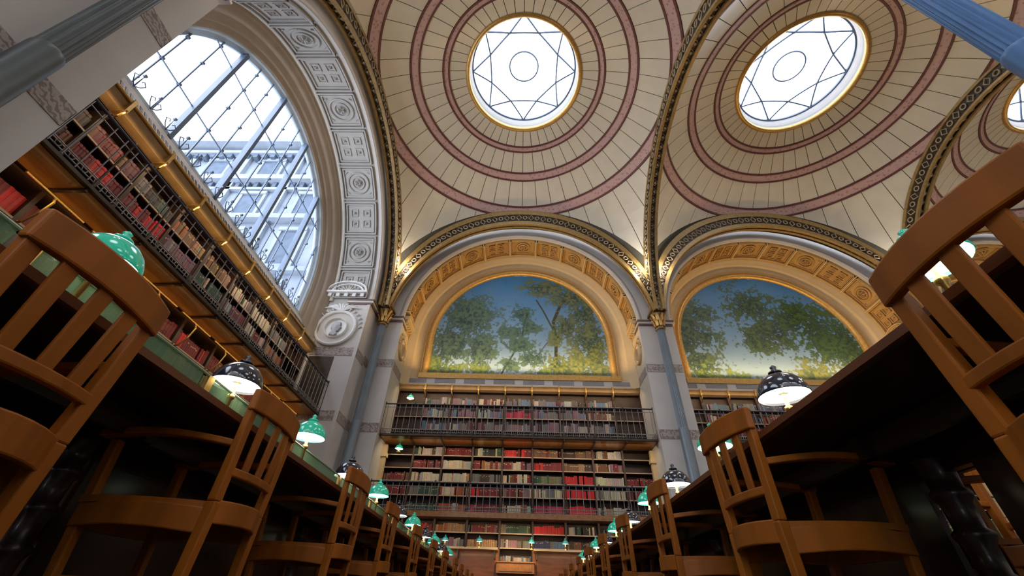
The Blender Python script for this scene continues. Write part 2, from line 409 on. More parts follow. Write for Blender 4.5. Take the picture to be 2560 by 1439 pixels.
# ------------------------------------------------------------------ iron columns
def column(x, y, label, cm='column_paint'):
    root = empty('iron_column', (x, y, FZ), label=label, cat='column')
    R = .165
    MB().box(-.3, .3, -.3, .3, 0, .35).obj('plinth', 'stone_dark', root)
    MB().lathe([(.27, .35), (.27, .5), (.22, .56), (.24, .64), (.19, .7), (.180, 5.3), (.176, 5.36), (R, 5.38)], 24).obj('lower_shaft', cm, root, True)
    m = MB(); n = 20; vs = []
    for z in (5.36, 9.4):
        for k in range(n*4):
            rr = R*(.96 if z > 6 else 1)*(1-.085*abs(math.sin(PI*k/4)))
            vs.append((rr*math.cos(2*PI*k/(4*n)), rr*math.sin(2*PI*k/(4*n)), z))
    m.add(vs, [(k, (k+1) % (4*n), 4*n+(k+1) % (4*n), 4*n+k) for k in range(4*n)]).obj('fluted_shaft', cm, root)
    MB().lathe([(.16, 9.4), (.20, 9.43), (.20, 9.5), (.155, 9.54), (.15, 9.7), (.22, 10.05), (.30, 10.12), (.30, 10.2), (.2, 10.22)], 24).obj('capital_bell', 'gilt_dark', root, True)
    for row, (n, z0, h, r0) in enumerate(((8, 9.55, .34, .17), (8, 9.78, .36, .19))):
        lf = MB()
        for i in range(5):
            t = i/4; wdt = .07*math.sin(PI*(.25+.6*t)); lf.v += [(r0+.02+.11*t*t, -wdt, h*t-.04*max(0, t-.7)*3), (r0+.05+.11*t*t, 0, h*t-.04*max(0, t-.7)*3), (r0+.02+.11*t*t, wdt, h*t-.04*max(0, t-.7)*3)]
        lf.f = [(i*3+k, i*3+k+1, i*3+k+4, i*3+k+3) for i in range(4) for k in range(2)]
        me = lf.mesh('acanthus_leaf', 'gilt', True)
        for k in range(n): link('acanthus_leaf', me, root, (0, 0, z0), (0, 0, 2*PI*(k+.5*row)/n))
    MB().box(-.33, .33, -.33, .33, 10.2, 10.3).obj('abacus', 'gilt_dark', root)
    # springer casting above the capital, flaring up between the arch ribs
    m = MB()
    for (z, r) in ((10.3, .16),): pass
    prof = [(.20, 10.3), (.15, 10.5), (.17, 10.9), (.14, 11.1), (.20, 11.5), (.16, 11.65), (.28, 12.1), (.1, 12.12)]
    m.lathe(prof, 12).obj('springer_shaft', 'gilt_dark', root, True)
    f = MB()
    for k in range(10):
        a = 2*PI*k/10; ca, sa = math.cos(a), math.sin(a)
        f.tube([(.14*ca, .14*sa, 11.3), (.26*ca, .26*sa, 11.6), (.38*ca, .38*sa, 11.78), (.50*ca, .50*sa, 11.70)], [.03, .06, .05, .02], 5)
        f.tube([(.14*ca, .14*sa, 10.5), (.22*ca, .22*sa, 10.7), (.30*ca, .30*sa, 10.75)], [.03, .04, .015], 5)
    f.obj('leaf_spray', 'gilt_dark', root, True)
cl = [['slender grey-blue iron column in the corner between window wall and end wall', 'slender grey-blue iron column on the pier between the two landscape paintings', 'iron column on the pier after the second landscape painting', 'iron column at the far corner of the end wall'],
      ['nearest grey-green fluted iron column crossing the stone pier by the window', 'bright blue fluted iron column crossing the sky above the second dome', 'freestanding iron column beneath the third dome', 'iron column by the right side wall'],
      ['iron column behind the viewer by the window wall', 'iron column behind the viewer mid room', 'iron column behind the viewer past mid room', 'iron column behind the viewer by the right wall']]
for j in range(3):
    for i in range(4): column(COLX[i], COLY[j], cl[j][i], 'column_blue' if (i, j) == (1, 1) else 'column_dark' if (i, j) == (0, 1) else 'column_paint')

# ------------------------------------------------------------------ wall bays: arch, coffers, mouldings, cases
def noise2(nx, ny, sx, sy, oct=4, seed=0):
    R = np.random.RandomState(seed); out = np.zeros((ny, nx)); amp = 1; tot = 0
    for o in range(oct):
        gx, gy = int(sx*2**o)+2, int(sy*2**o)+2; g = R.rand(gy+1, gx+1)
        X = np.linspace(0, gx-1.001, nx); Y = np.linspace(0, gy-1.001, ny); xi = X.astype(int); yi = Y.astype(int)
        fx = X-xi; fy = (Y-yi)[:, None]; fx = fx*fx*(3-2*fx); fy = fy*fy*(3-2*fy)
        a = g[yi][:, xi]; b = g[yi][:, xi+1]; c = g[yi+1][:, xi]; d = g[yi+1][:, xi+1]
        out += amp*((a*(1-fx)+b*fx)*(1-fy)+(c*(1-fx)+d*fx)*fy); tot += amp; amp *= .55
    return out/tot
def s2l(c): c = np.asarray(c, float)/255; return np.where(c < .04, c/12.92, ((c+.055)/1.055)**2.4)
def painting_cols(nx, ny, var):
    x = np.linspace(-1, 1, nx)[None, :]; y = np.linspace(0, 1.38, ny)[:, None]
    t = np.clip(y/1.38, 0, 1)
    sky = s2l((150, 178, 205))*(1-t[..., None])**1.2+s2l((62, 128, 182))*(1-(1-t[..., None])**1.2)
    img = np.broadcast_to(sky, (ny, nx, 3)).copy()
    img += (noise2(nx, ny, 4, 3, 4, 5+var)[..., None]-.5)*.10
    lf = noise2(nx, ny, 22, 15, 4, 9+var); lf2 = noise2(nx, ny, 75, 52, 3, 19+var); md = noise2(nx, ny, 8, 6, 4, 29+var)
    def mass(blobs, c0, c1, soft=.32, seed=0):
        nonlocal img
        d = np.full((ny, nx), -9.)
        for bx, by, rx, ry in blobs: d = np.maximum(d, 1-np.hypot((x-bx)/rx, (y-by)/ry))
        k = d*1.35+(lf-.5)*1.5+(lf2-.5)*2.3+(md-.5)*1.1
        a = np.clip((k-.0)/.42, 0, 1)[..., None]*.94
        sh = np.clip((lf2-.38)*2.6+(lf-.5)*1.2+(md-.35)*.9, 0, 1)[..., None]
        col = np.array(s2l(c0))*(1-sh)+np.array(s2l(c1))*sh
        img = img*(1-a)+col*a
    def stroke(pts, wd, c):
        nonlocal img
        for (x0, y0), (x1, y1) in zip(pts[:-1], pts[1:]):
            vx, vy = x1-x0, y1-y0; tt = np.clip(((x-x0)*vx+(y-y0)*vy)/(vx*vx+vy*vy), 0, 1)
            a = np.clip((wd-np.hypot(x-x0-vx*tt, y-y0-vy*tt))/.006, 0, 1)[..., None]; img = img*(1-a)+np.array(s2l(c))*a
    if var == 0:
        mass([(-.62, .72, .36, .38), (-.78, .35, .30, .42), (-.45, .30, .22, .35)], (34, 58, 46), (92, 118, 92))
        stroke([(-.2, .02), (-.08, .25), (.02, .45), (.06, .7), (.1, .85)], .012, (52, 58, 44)); stroke([(-.05, .3), (-.22, .42)], .008, (52, 58, 44)); stroke([(.0, .15), (.2, .25), (.32, .42)], .008, (52, 58, 44))
        mass([(.02, .80, .15, .15), (-.10, .55, .20, .09), (.10, .62, .16, .12), (.0, .38, .18, .10), (.15, .22, .2, .12), (-.12, .14, .14, .1)], (36, 64, 52), (86, 116, 92))
        stroke([(.40, .0), (.42, .4), (.40, .7), (.5, .95), (.62, 1.1)], .022, (58, 60, 42)); stroke([(.41, .55), (.28, .85), (.2, 1.0)], .012, (58, 60, 42)); stroke([(.42, .45), (.55, .75)], .012, (58, 60, 42))
        mass([(.30, 1.18, .34, .14), (.62, 1.05, .30, .2), (.78, .8, .25, .25), (.80, .45, .28, .35), (.55, .62, .16, .2), (.42, .48, .1, .12), (.42, .12, .14, .16)], (40, 64, 36), (112, 122, 74))
        mass([(.62, .10, .30, .24), (.88, .16, .2, .28)], (62, 84, 46), (128, 138, 82)); mass([(-.85, .05, .3, .16), (-.45, .0, .25, .14), (.25, .0, .2, .12)], (52, 80, 38), (120, 140, 76))
    else:
        mass([(-.92, .6, .30, .55), (-.68, .85, .20, .16), (-.72, .52, .2, .18), (-.85, .2, .25, .25)], (42, 64, 42), (92, 112, 76))
        mass([(-.05, .95, .34, .28), (.10, .6, .40, .32), (-.12, .5, .24, .25), (.35, .75, .3, .3)], (34, 56, 26), (84, 104, 50))
        mass([(.6, .55, .35, .5), (.85, .4, .3, .5), (.45, .9, .2, .2)], (28, 58, 22), (74, 104, 42))
        mass([(.35, .08, .3, .16), (.7, .05, .35, .18)], (66, 88, 44), (130, 136, 78)); mass([(-.5, .0, .35, .1), (-.85, .02, .2, .14)], (60, 90, 40), (124, 146, 80))
    return np.clip(img, 0, 1)

def arch_path(r, zb, n=48):
    """angles for the semicircle; the legs drop to zb"""
    return [('l', 1)]+[('a', PI*i/n) for i in range(n+1)]+[('l', -1)]
def arch_pt(p, r, v, zc, zb):
    if p[0] == 'l': return (p[1]*r, v, zb)
    return (r*math.cos(p[1]), v, zc+r*math.sin(p[1]))

def coffer(T, a, zc, ac, da, v0, v1, kind, mname, parent):
    m = MB(); blindc = mname != 'stone_soffit'
    HS = 1.9 if blindc else 1.
    def cy(th, v, h): h *= HS; return T((a-h)*math.cos(th), v, zc+(a-h)*math.sin(th))
    def cb(t0, t1, va, vb, h0, h1, n=3):
        for i in range(n):
            ta, tb = t0+(t1-t0)*i/n, t0+(t1-t0)*(i+1)/n
            m.add([cy(ta, va, h0), cy(tb, va, h0), cy(tb, vb, h0), cy(ta, vb, h0), cy(ta, va, h1), cy(tb, va, h1), cy(tb, vb, h1), cy(ta, vb, h1)],
                  [(4, 5, 6, 7), (0, 1, 5, 4), (1, 2, 6, 5), (2, 3, 7, 6), (3, 0, 4, 7)])
    t0, t1 = ac-da*.47, ac+da*.47; b = .06 if not blindc else .045; db = b/a
    for i, hh in ((0, .07 if blindc else .10), (1.7, .03 if blindc else .06)):
        k = i*b; kb = i*db
        cb(t0+kb, t1-kb, v0+k, v0+k+b*.8, 0, hh); cb(t0+kb, t1-kb, v1-k-b*.8, v1-k, 0, hh)
        cb(t0+kb, t0+kb+db*.8, v0+k, v1-k, 0, hh, 1); cb(t1-kb-db*.8, t1-kb, v0+k, v1-k, 0, hh, 1)
    vm = (v0+v1)/2; hwv = (v1-v0)/2
    if kind == 0:    # rosette
        for R, rr in ((.34, .035), (.20, .03)):
            R *= hwv/.55
            m.tube([cy(ac+R*math.cos(t)/a, vm+R*math.sin(t), .03) for t in [2*PI*i/20 for i in range(21)]], rr, 5, cap=False)
        for k in range(6):
            t = 2*PI*k/6; m.tube([cy(ac+.04*math.cos(t)/a, vm+.04*math.sin(t), .04), cy(ac+.10*math.cos(t)/a, vm+.10*math.sin(t), .10), cy(ac+.17*math.cos(t)/a, vm+.17*math.sin(t), .04)], [.02, .045, .01], 5)
        for su in (-1, 1):
            for sv in (-1, 1): m.tube([cy(ac+su*.36/a, vm+sv*hwv*.78, .01), cy(ac+su*.44/a, vm+sv*hwv*.60, .04)], .025, 4)
    else:            # four squares with studs
        for su in (-1, 1):
            for sv in (-1, 1):
                tc, vc = ac+su*.23/a, vm+sv*hwv*.36; hs = .155; q = .03
                cb(tc-hs/a, tc+hs/a, vc-hs, vc-hs+q, 0, .04, 1); cb(tc-hs/a, tc+hs/a, vc+hs-q, vc+hs, 0, .04, 1)
                cb(tc-hs/a, tc-(hs-q)/a, vc-hs, vc+hs, 0, .04, 1); cb(tc+(hs-q)/a, tc+hs/a, vc-hs, vc+hs, 0, .04, 1)
                for k in range(4):
                    t = 2*PI*k/4+PI/4; m.tube([cy(tc, vc, .05), cy(tc+.07*math.cos(t)/a, vc+.07*math.sin(t), .02)], [.03, .012], 4)
    return m.obj('coffer', mname, parent)

HEAD = [(-.30, -.52), (-.16, -.34), (-.20, -.16), (-.30, -.02), (-.33, .18), (-.26, .36), (-.08, .47), (.12, .46), (.26, .36), (.30, .22), (.27, .15), (.36, -.02), (.29, -.06), (.30, -.13), (.25, -.17), (.26, -.25), (.17, -.29), (.08, -.30), (.06, -.40), (.20, -.50), (.02, -.62)]
def medallion(J, w0, R, label, mname='white_relief'):
    """J(v, w, h): jamb plane coordinates. Roundel with a profile head, leaf spray and small arched canopy above."""
    root = MB()
    n = 40
    def ringp(r0, r1, h0, h1, h2=0.0):
        prof = [(r0, h0), (r0, h1), ((r0+r1)/2, h1+.03), (r1, h1), (r1, h2)]
        vs = [J(r*math.cos(2*PI*k/n), w0+r*math.sin(2*PI*k/n), h) for r, h in prof for k in range(n)]
        return vs, [(i*n+k, i*n+(k+1) % n, (i+1)*n+(k+1) % n, (i+1)*n+k) for i in range(len(prof)-1) for k in range(n)]
    root.add(*ringp(R*.88, R, .0, .10)); o = root.obj('medallion', mname, label=label, cat='medallion')
    m = MB(); m.add(*ringp(R*.50, R*.56, .02, .09, .03)); m.obj('inner_rim', mname, o)
    m = MB(); vs = [J(r*math.cos(2*PI*k/n), w0+r*math.sin(2*PI*k/n), h) for r, h in ((R*.9, .05), (R*.72, .015), (R*.55, .03)) for k in range(n)]
    m.add(vs, [(i*n+k, i*n+(k+1) % n, (i+1)*n+(k+1) % n, (i+1)*n+k) for i in range(2) for k in range(n)]).obj('dish', 'relief', o, True)
    m = MB(); m.add([J(R*.52*math.cos(2*PI*k/n), w0+R*.52*math.sin(2*PI*k/n), .025) for k in range(n)], [tuple(range(n))]).obj('field', 'gilt' if 0 else mname, o)
    m = MB(); k = R*.82; nh = len(HEAD)
    c = (0.0, 0.02)
    vs = [J(x*k, w0+y*k, .03) for x, y in HEAD]+[J((x*.86+c[0])*k, w0+(y*.86+c[1])*k, .085) for x, y in HEAD]+[J(0, w0, .11)]
    m.add(vs, [(i, (i+1) % nh, nh+(i+1) % nh, nh+i) for i in range(nh)]+[(nh+i, nh+(i+1) % nh, 2*nh) for i in range(nh)]).obj('profile_head', 'iron_grey', o)
    m = MB(); wz = w0+R+.10
    for k in range(9):
        t = (k-4)/4; m.tube([J(t*.12*R, wz-.06, .05), J(t*.5*R, wz+.14*R*(1.6-abs(t)), .08), J(t*.95*R, wz+.30*R*(1.2-t*t), .04)], [.02, .05, .015], 5)
    for s in (-1, 1):
        for k in range(6):
            a = math.radians(70-k*14); rr = R*1.08; x, y = s*rr*math.cos(a), w0+rr*math.sin(a)
            m.tube([J(x, y, .03), J(x+s*.09, y+.08, .07), J(x+s*.16, y+.06, .02)], [.015, .045, .01], 5)
    m.obj('leaf_spray', mname, o)
    return o
def canopy(J, w0, hw, label, mname='white_relief'):
    o = MB()
    N = 20; A = [PI*i/N for i in range(N+1)]
    for (ra, rb, h) in ((.92, 1.0, .22), (.74, .82, .14)):
        pr = [(ra, 0), (ra, h), (rb, h), (rb, 0)]
        vs = [J(hw*r*math.cos(a), w0+.12+hw*.62*r*math.sin(a), hh) for a in A for r, hh in pr]
        o.add(vs, [(i*4+k, i*4+k+1, (i+1)*4+k+1, (i+1)*4+k) for i in range(N) for k in range(3)])
    b = lambda x0, x1, z0, z1, h0, h1: o.add([J(x, z, h) for x in (x0, x1) for z in (z0, z1) for h in (h0, h1)], [(0, 1, 3, 2), (4, 6, 7, 5), (0, 4, 5, 1), (2, 3, 7, 6), (0, 2, 6, 4), (1, 5, 7, 3)])
    b(-hw*1.03, hw*1.03, w0+.04, w0+.12, 0, .25)
    o = o.obj('shell_canopy', mname, label=label, cat='canopy')
    for k in range(5):
        x = hw*(-.8+.4*k); MB().add([J(xx, z, h) for xx in (x-.07, x+.07) for z in (w0-.12, w0+.04) for h in (0, .16)], [(0, 1, 3, 2), (4, 6, 7, 5), (0, 4, 5, 1), (2, 3, 7, 6), (0, 2, 6, 4), (1, 5, 7, 3)]).obj('bracket', mname, o)
    m = MB()
    for k in range(7):
        t = (k-3)/3; m.tube([J(0, w0+.14, .05), J(t*hw*.5, w0+.16+hw*.42*(1-t*t*.5), .09)], [.05, .015], 5)
    m.obj('palmette', 'relief', o)

BOOKS = []   # all books: (T, u, v, w, wd, dp, h, color, near info)
PAL = {
 'red': (.17, .009, .014), 'bright red': (.55, .02, .022), 'dark red': (.17, .014, .016), 'crimson': (.45, .03, .07), 'cream': (.52, .45, .34), 'pale grey': (.36, .34, .30),
 'brown': (.17, .075, .035), 'tan': (.34, .20, .10), 'dark brown': (.05, .03, .022), 'dark green': (.03, .07, .05), 'black': (.015, .015, .018), 'navy blue': (.035, .05, .12),
 'slate blue': (.10, .16, .24), 'mauve': (.22, .12, .15), 'orange': (.32, .08, .02), 'maroon': (.13, .025, .04), 'grey': (.15, .14, .13), 'olive': (.16, .16, .08)}
MIX = {
 'cream': ['cream']*5+['pale grey', 'tan', 'brown'], 'creamdark': ['cream', 'black', 'dark brown', 'pale grey', 'cream', 'dark green'], 'redbrown': ['red', 'orange', 'brown', 'red', 'tan', 'dark red'],
 'red': ['red', 'bright red', 'red', 'bright red', 'dark red'], 'dkred': ['dark red', 'maroon', 'dark red', 'brown'], 'brown': ['brown', 'dark brown', 'brown', 'tan'], 'redwhite': ['red', 'cream', 'mauve', 'cream', 'red', 'brown'],
 'bred': ['bright red'], 'green': ['dark green', 'dark green', 'grey', 'olive'], 'gcream': ['cream', 'pale grey', 'dark green', 'cream', 'grey'], 'grey': ['grey', 'mauve', 'pale grey', 'grey', 'dark brown'],
 'crimson': ['crimson', 'crimson', 'red'], 'orange': ['orange', 'cream', 'orange', 'tan', 'pale grey'], 'blue': ['navy blue', 'navy blue', 'slate blue', 'black', 'grey'], 'mauve': ['mauve', 'maroon', 'grey', 'slate blue', 'pale grey', 'mauve'],
 'greyblue': ['slate blue', 'grey', 'pale grey', 'mauve'], 'redgrey': ['dark red', 'red', 'grey', 'grey'], 'dark': ['black', 'dark brown', 'dark green', 'grey'], 'tan': ['tan', 'brown', 'orange', 'tan']}
def fill_shelf(T, u0, u1, vf, w, hmax, mix, tier, bay, row, mw=.05, full=.97, hvar=.25, n=1):
    u = u0; k = 0; prev = None
    while u < u1-.02 and (u-u0)/(u1-u0) < full:
        if prev is None or random.random() < .40: prev = random.choice(MIX[mix]); h = hmax*random.uniform(1-hvar, 1); wd0 = mw*random.uniform(.7, 1.5); dv = random.uniform(0, .04)
        wd = min(wd0*random.uniform(.93, 1.07), u1-u)
        if wd < .018: break
        if random.random() < .035: u += wd; prev = None; continue
        BOOKS.append((T, u, vf+.02+dv, w, wd-.003, .2, h*random.uniform(.985, 1), prev, tier, bay, row, k)); u += wd; k += 1

case_cache = {}
def bookcase(T, rot, u0, u1, vf, dp, z0, z1, shelves, label, name='bookcase', edge='shelf_edge', doors=False):
    """one bay: two uprights, back, shelves with pale edges"""
    key = (round(u1-u0, 3), dp, round(z0, 2), round(z1, 2), tuple(round(s, 2) for s in shelves), edge, doors)
    if key not in case_cache:
        wd = u1-u0; P = []
        P.append(('upright', MB().box(0, .035, 0, dp, z0, z1).mesh('upright', 'case_wood'))); P.append(('upright', MB().box(wd-.035, wd, 0, dp, z0, z1).mesh('upright', 'case_wood')))
        P.append(('back_board', MB().box(.035, wd-.035, dp-.03, dp, z0, z1).mesh('back_board', 'case_wood')))
        for s in shelves:
            P.append(('shelf', MB().box(.035, wd-.035, .03, dp-.03, s-.03, s).mesh('shelf', 'case_wood')))
            P.append(('shelf_edge', MB().box(.03, wd-.03, -.004, .03, s-.032, s+.002).mesh('shelf_edge', edge)))
        P.append(('top_board', MB().box(0, wd, 0, dp, z1, z1+.03).mesh('top_board', 'case_wood')))
        case_cache[key] = P
    root = empty(name, T(u0, vf, 0), rot, label=label, cat='bookcase')
    last = None
    for nm, me in case_cache[key]:
        o = link(nm, me, last if nm == 'shelf_edge' else root)
        if nm == 'shelf': last = o
    return root

def railing(T, rot, u0, u1, v, z0, z1, nb, label, posts=9, grid=True):
    root = empty('gallery_railing', T(u0, v, 0), rot, label=label, cat='railing')
    L = u1-u0
    MB().tube([(0, 0, z1), (L, 0, z1)], .028, 8).obj('top_rail', 'rail_slate', root)
    for z in ((z1-.13, z0+.14, z0+.04) if grid else (z0+.05,)): MB().tube([(0, 0, z), (L, 0, z)], .011, 5).obj('cross_bar', 'iron_grey', root)
    me = MB().tube([(0, 0, z0), (0, 0, z1)], .011, 5).mesh('baluster', 'iron_grey')
    for k in range(nb): link('baluster', me, root, (L*(k+.5)/nb, 0, 0))
    pm = MB().lathe([(.03, z0-.02), (.03, z0+.08), (.016, z0+.12), (.016, z1-.02), (.03, z1), (.032, z1+.05), (.0, z1+.09)], 8).mesh('post', 'iron_dark')
    for k in range(posts+1): link('post', pm, root, (L*k/posts, 0, 0))
    rm = MB().tube([(.0+.045*math.cos(t), 0, z0+.09+.045*math.sin(t)) for t in [2*PI*i/8 for i in range(9)]], .008, 4, cap=False)
    base = rm.v[:]; bf = rm.f[:]; allr = MB()
    for k in range(nb-1):
        x = L*(k+1)/nb; allr.add([(p[0]+x, p[1], p[2]) for p in base], bf)
    allr.obj('ring_ornament', 'iron_grey', root, kind='stuff')
    return root

def wall_bay(tag_, T, rot, a, zc, Wb, D, Dp, rin, vfU, vfL, vG, wz, mats, tall, coffs, caseu, detail=2, blind=True, wname='wall_far', side='end wall', bayw='', full=None, zpb=8.15, var=0, casetop=7.30):
    """one bay of a wall. T(u, v, z): u along the wall, v into it. rot: z rotation that maps local x,y to u,v"""
    st, co, mo = mats
    hw = Wb/2
    # front plate with the arched opening
    m = MB(); N = 48; vs = []; top = tall
    for i in range(N+1):
        th = PI*i/N; c, s = math.cos(th), math.sin(th)
        k = min(hw/abs(c) if abs(c) > 1e-6 else 1e9, (top-zc)/s if s > 1e-6 else 1e9)
        vs += [T(a*c, 0, zc+a*s), T(k*c, 0, zc+k*s)]
    fs = [(2*i, 2*i+1, 2*i+3, 2*i+2) for i in range(N)]
    m.add(vs, fs)
    for s in (-1, 1):
        m.add([T(s*a, 0, FZ), T(s*hw, 0, FZ), T(s*hw, 0, zc), T(s*a, 0, zc)], [(0, 1, 2, 3)])
        m.add([T(s*hw, 0, zc), T(s*hw, 0, top), T(s*hw*.999, 0, top)], [(0, 1, 2)])
    ck = math.atan2(top-zc, hw)
    m.add([T(hw, 0, zc), T(hw, 0, top), T(hw*.98, 0, top-.02)], [(0, 1, 2)])
    wall = m.obj(wname, st, kind='structure', label='pale stone arched wall bay of the '+side+bayw, cat='wall')
    # reveal and soffit
    pth = arch_path(a, FZ)
    MB().sweep(arch_path(a, 9.7), [(a, .13), (a, D)], lambda p, q: arch_pt(p, q[0], q[1], zc, 9.7), T=T).obj('arch_soffit', co, wall, True)  # end wall: soffit colour carries gold light, jamb below stays unlit plaster
    for s in (-1, 1): MB().add([T(s*a, v, z) for v, z in ((.13, FZ), (D, FZ), (D, 9.7), (.13, 9.7))], [(0, 1, 2, 3)]).obj('arch_jamb', 'plaster' if blind else st, wall)
    MB().sweep(pth, [(a, 0), (a-.02, .0), (a-.02, .13), (a, .13)], lambda p, q: arch_pt(p, q[0], q[1], zc, FZ), T=T).obj('arch_lip', st, wall)
    for s in (-1, 1): MB().box(min(s*a, s*(a+.12)), max(s*a, s*(a+.12)), D-.02, Dp+.12, FZ, zc, T=T).obj('recess_side', 'plaster' if blind else st, wall)
    # outer archivolt moulding on the face
    MB().sweep(arch_path(a, zc), [(a, -.0), (a, -.05), (a+.10, -.05), (a+.12, -.02), (a+.16, -.02), (a+.16, 0)], lambda p, q: arch_pt(p, q[0], q[1], zc, zc-.0), T=T).obj('archivolt', st, wall, True)
    # stepped mouldings behind the coffers
    pr = [(a, D-.02), (a-.05, D-.02), (a-.05, D+.05), (a-.14, D+.05), (a-.16, D+.12), (a-.30, D+.14), (a-.38, D+.22), (a-.38, D+.30), (rin+(.34 if blind else .22), D+.34), (rin+(.34 if blind else .22), Dp-.14), (rin+(.26 if blind else .04), Dp-.13), (rin+(.2 if blind else .03), Dp+.02)]
    MB().sweep(arch_path(a, zpb-.5), pr, lambda p, q: arch_pt(p, q[0], q[1], zc, zpb-.6), T=T).obj('stepped_moulding', mo, wall, True)
    # bands on piers, cornice at the springing
    for z in ((4.99, 7.59) if blind else (4.93, 7.38)):
        for s in (-1, 1):
            MB().box(min(s*a, s*hw), max(s*a, s*hw), -.012, 0, z, z+.34, T=T).obj('stone_band', 'stone_band', wall)
            MB().box(min(s*a, s*(a-.012)), max(s*a, s*(a-.012)), 0, D, z, z+.34, T=T).obj('stone_band', 'stone_band', wall)
    for z0, z1, h, mm in ((9.72, 9.80, .05, 'stone_dark'), (9.80, 9.90, .09, 'relief'), (9.90, 9.97, .13, 'stone_dark')):
        for s in (-1, 1):
            MB().box(min(s*(a-h*.5), s*hw), max(s*(a-h*.5), s*hw), -h, .0, z0, z1, T=T).obj('trim', mm, wall)
            MB().box(min(s*a, s*(a-h*.6)), max(s*a, s*(a-h*.6)), 0, D*.55 if detail else D, z0, z1, T=T).obj('trim', mm, wall)
    # coffers
    if detail:
        for i, (ang, kd) in enumerate(coffs):
            coffer(T, a, zc, math.radians(ang), math.radians(abs(coffs[0][0]-coffs[1][0])), .22 if not blind else .18, D-.12, kd, co, wall)
    if detail and blind:      # ribs dividing the coffers, coloured lighter to paint in the relief's light and shade
        st_ = math.radians(15.5)
        for i in range(-6, 6):
            ta = math.radians(88.9)+st_*(i+.5); q = .028/a
            MB().add([T((a-h)*math.cos(t), v, zc+(a-h)*math.sin(t)) for t in (ta-q, ta+q) for v in (.16, D-.06) for h in (0, .16)], [(0, 1, 3, 2), (4, 6, 7, 5), (0, 4, 5, 1), (2, 3, 7, 6), (0, 2, 6, 4), (1, 5, 7, 3)]).obj('coffer_rib', mo, wall)
        MB().sweep(arch_path(a, zc), [(a, D-.12), (a-.10, D-.12), (a-.10, D-.05), (a, D-.05)], lambda p, q: arch_pt(p, q[0], q[1], zc, zc), T=T).obj('soffit_bead', mo, wall, True)
    # gilt frame round the opening
    pf = [(rin+.30, Dp-.05), (rin+.30, Dp-.13), (rin+.2, Dp-.20), (rin+.1, Dp-.20), (rin+.03, Dp-.12), (rin, Dp-.05), (rin, Dp+.02)]
    if blind:
        o = MB().sweep(arch_path(rin, zpb), pf, lambda p, q: arch_pt(p, q[0], q[1], zc, zpb), T=T).obj('trim_frame', 'gilt', None, True, kind='structure', label='gilt arched frame around the landscape painting'+bayw, cat='frame')
        MB().box(-rin-.34, rin+.34, Dp-.30, Dp, zpb-.26, zpb-.02, T=T).obj('bottom_rail', 'gilt', o)
        nx, ny = (480, 332) if var is not None and var < 2 else (120, 84)
        P = MB(); xs = np.linspace(-1, 1, nx); ys = np.linspace(0, 1.38, ny); zsp = (zc+rin-zpb)/1.38
        cols = painting_cols(nx, ny, var or 0)
        me = bpy.data.meshes.new('landscape_painting')
        V = []; 
        for j in range(ny):
            for i in range(nx):
                x, z = xs[i]*rin, zpb+ys[j]*zsp
                if z > zc:
                    lim = math.sqrt(max(rin*rin-(z-zc)**2, 0)); x = max(-lim, min(lim, x))
                V.append(T(x, Dp+.0, z))
        me.from_pydata(V, [], [(j*nx+i, j*nx+i+1, (j+1)*nx+i+1, (j+1)*nx+i) for j in range(ny-1) for i in range(nx-1)])
        ca = me.color_attributes.new('Col', 'FLOAT_COLOR', 'POINT'); cc = np.ones((ny*nx, 4), np.float32); cc[:, :3] = cols.reshape(-1, 3); ca.data.foreach_set('color', cc.ravel())
        me.materials.append(M['painting']); o = link('landscape_painting', me)
        tag(o, ('arched landscape painting with feathery trees and a leaning trunk against blue sky' if var == 0 else 'arched landscape painting dominated by a big dark tree'+bayw if var == 1 else 'arched tree landscape painting'+bayw), 'painting')
    # wall under the arch and behind the cases
    MB().box(-a, a, Dp+.02, Dp+.1, FZ, zpb, T=T).obj('recess_back', 'case_wood' if detail else st, wall)
    # ---- frieze with slots
    fz0 = casetop+(.24 if blind else .36)
    MB().add([T(u, v, z) for u in (-a, a) for v, z in (((vfU-.05, fz0), (vfU-.05, fz0+.05), (vfU-.05, zpb-.24), (Dp, zpb-.24), (Dp, fz0)) if blind else ((vfU-.05, fz0), (vfU-.02, fz0+.12), (Dp-.12, zpb-.06), (Dp, zpb-.05), (Dp, fz0)))], [(0, 1, 6, 5), (1, 2, 7, 6), (2, 3, 8, 7), (3, 4, 9, 8), (4, 0, 5, 9)]).obj('frieze', st, wall)
    sl = MB(); n = 8 if blind else 78
    for k in range(n):
        u = -a+.0+2*a*(k+.5)/n; ww = .45 if blind else .035
        t0, t1 = (.15, .9) if blind else (.35, .6)
        v0, z0, v1, z1 = (vfU-.05, fz0+.10, vfU-.05, zpb-.26) if blind else (vfU-.02, fz0+.12, Dp-.12, zpb-.06)
        p = lambda uu, t, h: T(uu, v0+(v1-v0)*t-h, z0+(z1-z0)*t+h*.3)
        sl.add([p(uu, t, h) for uu in (u-ww, u+ww) for t in (t0, t1) for h in (-.01, .012)], [(0, 1, 3, 2), (4, 6, 7, 5), (0, 4, 5, 1), (2, 3, 7, 6), (0, 2, 6, 4), (1, 5, 7, 3)])
    sl.obj('grille_slot', 'iron_grey' if blind else 'iron_dark', wall, kind='stuff')
    # ---- lit cornice hoods over the upper cases
    nb = 9; bw = 2*a/nb
    root = empty('lit_cornice', T(-a, vfU, 0), rot, label='gilded wooden cornice of light hoods above the top bookcases, '+side+bayw, cat='cornice')
    ht = .26 if blind else .36; pj = .6 if blind else 1.
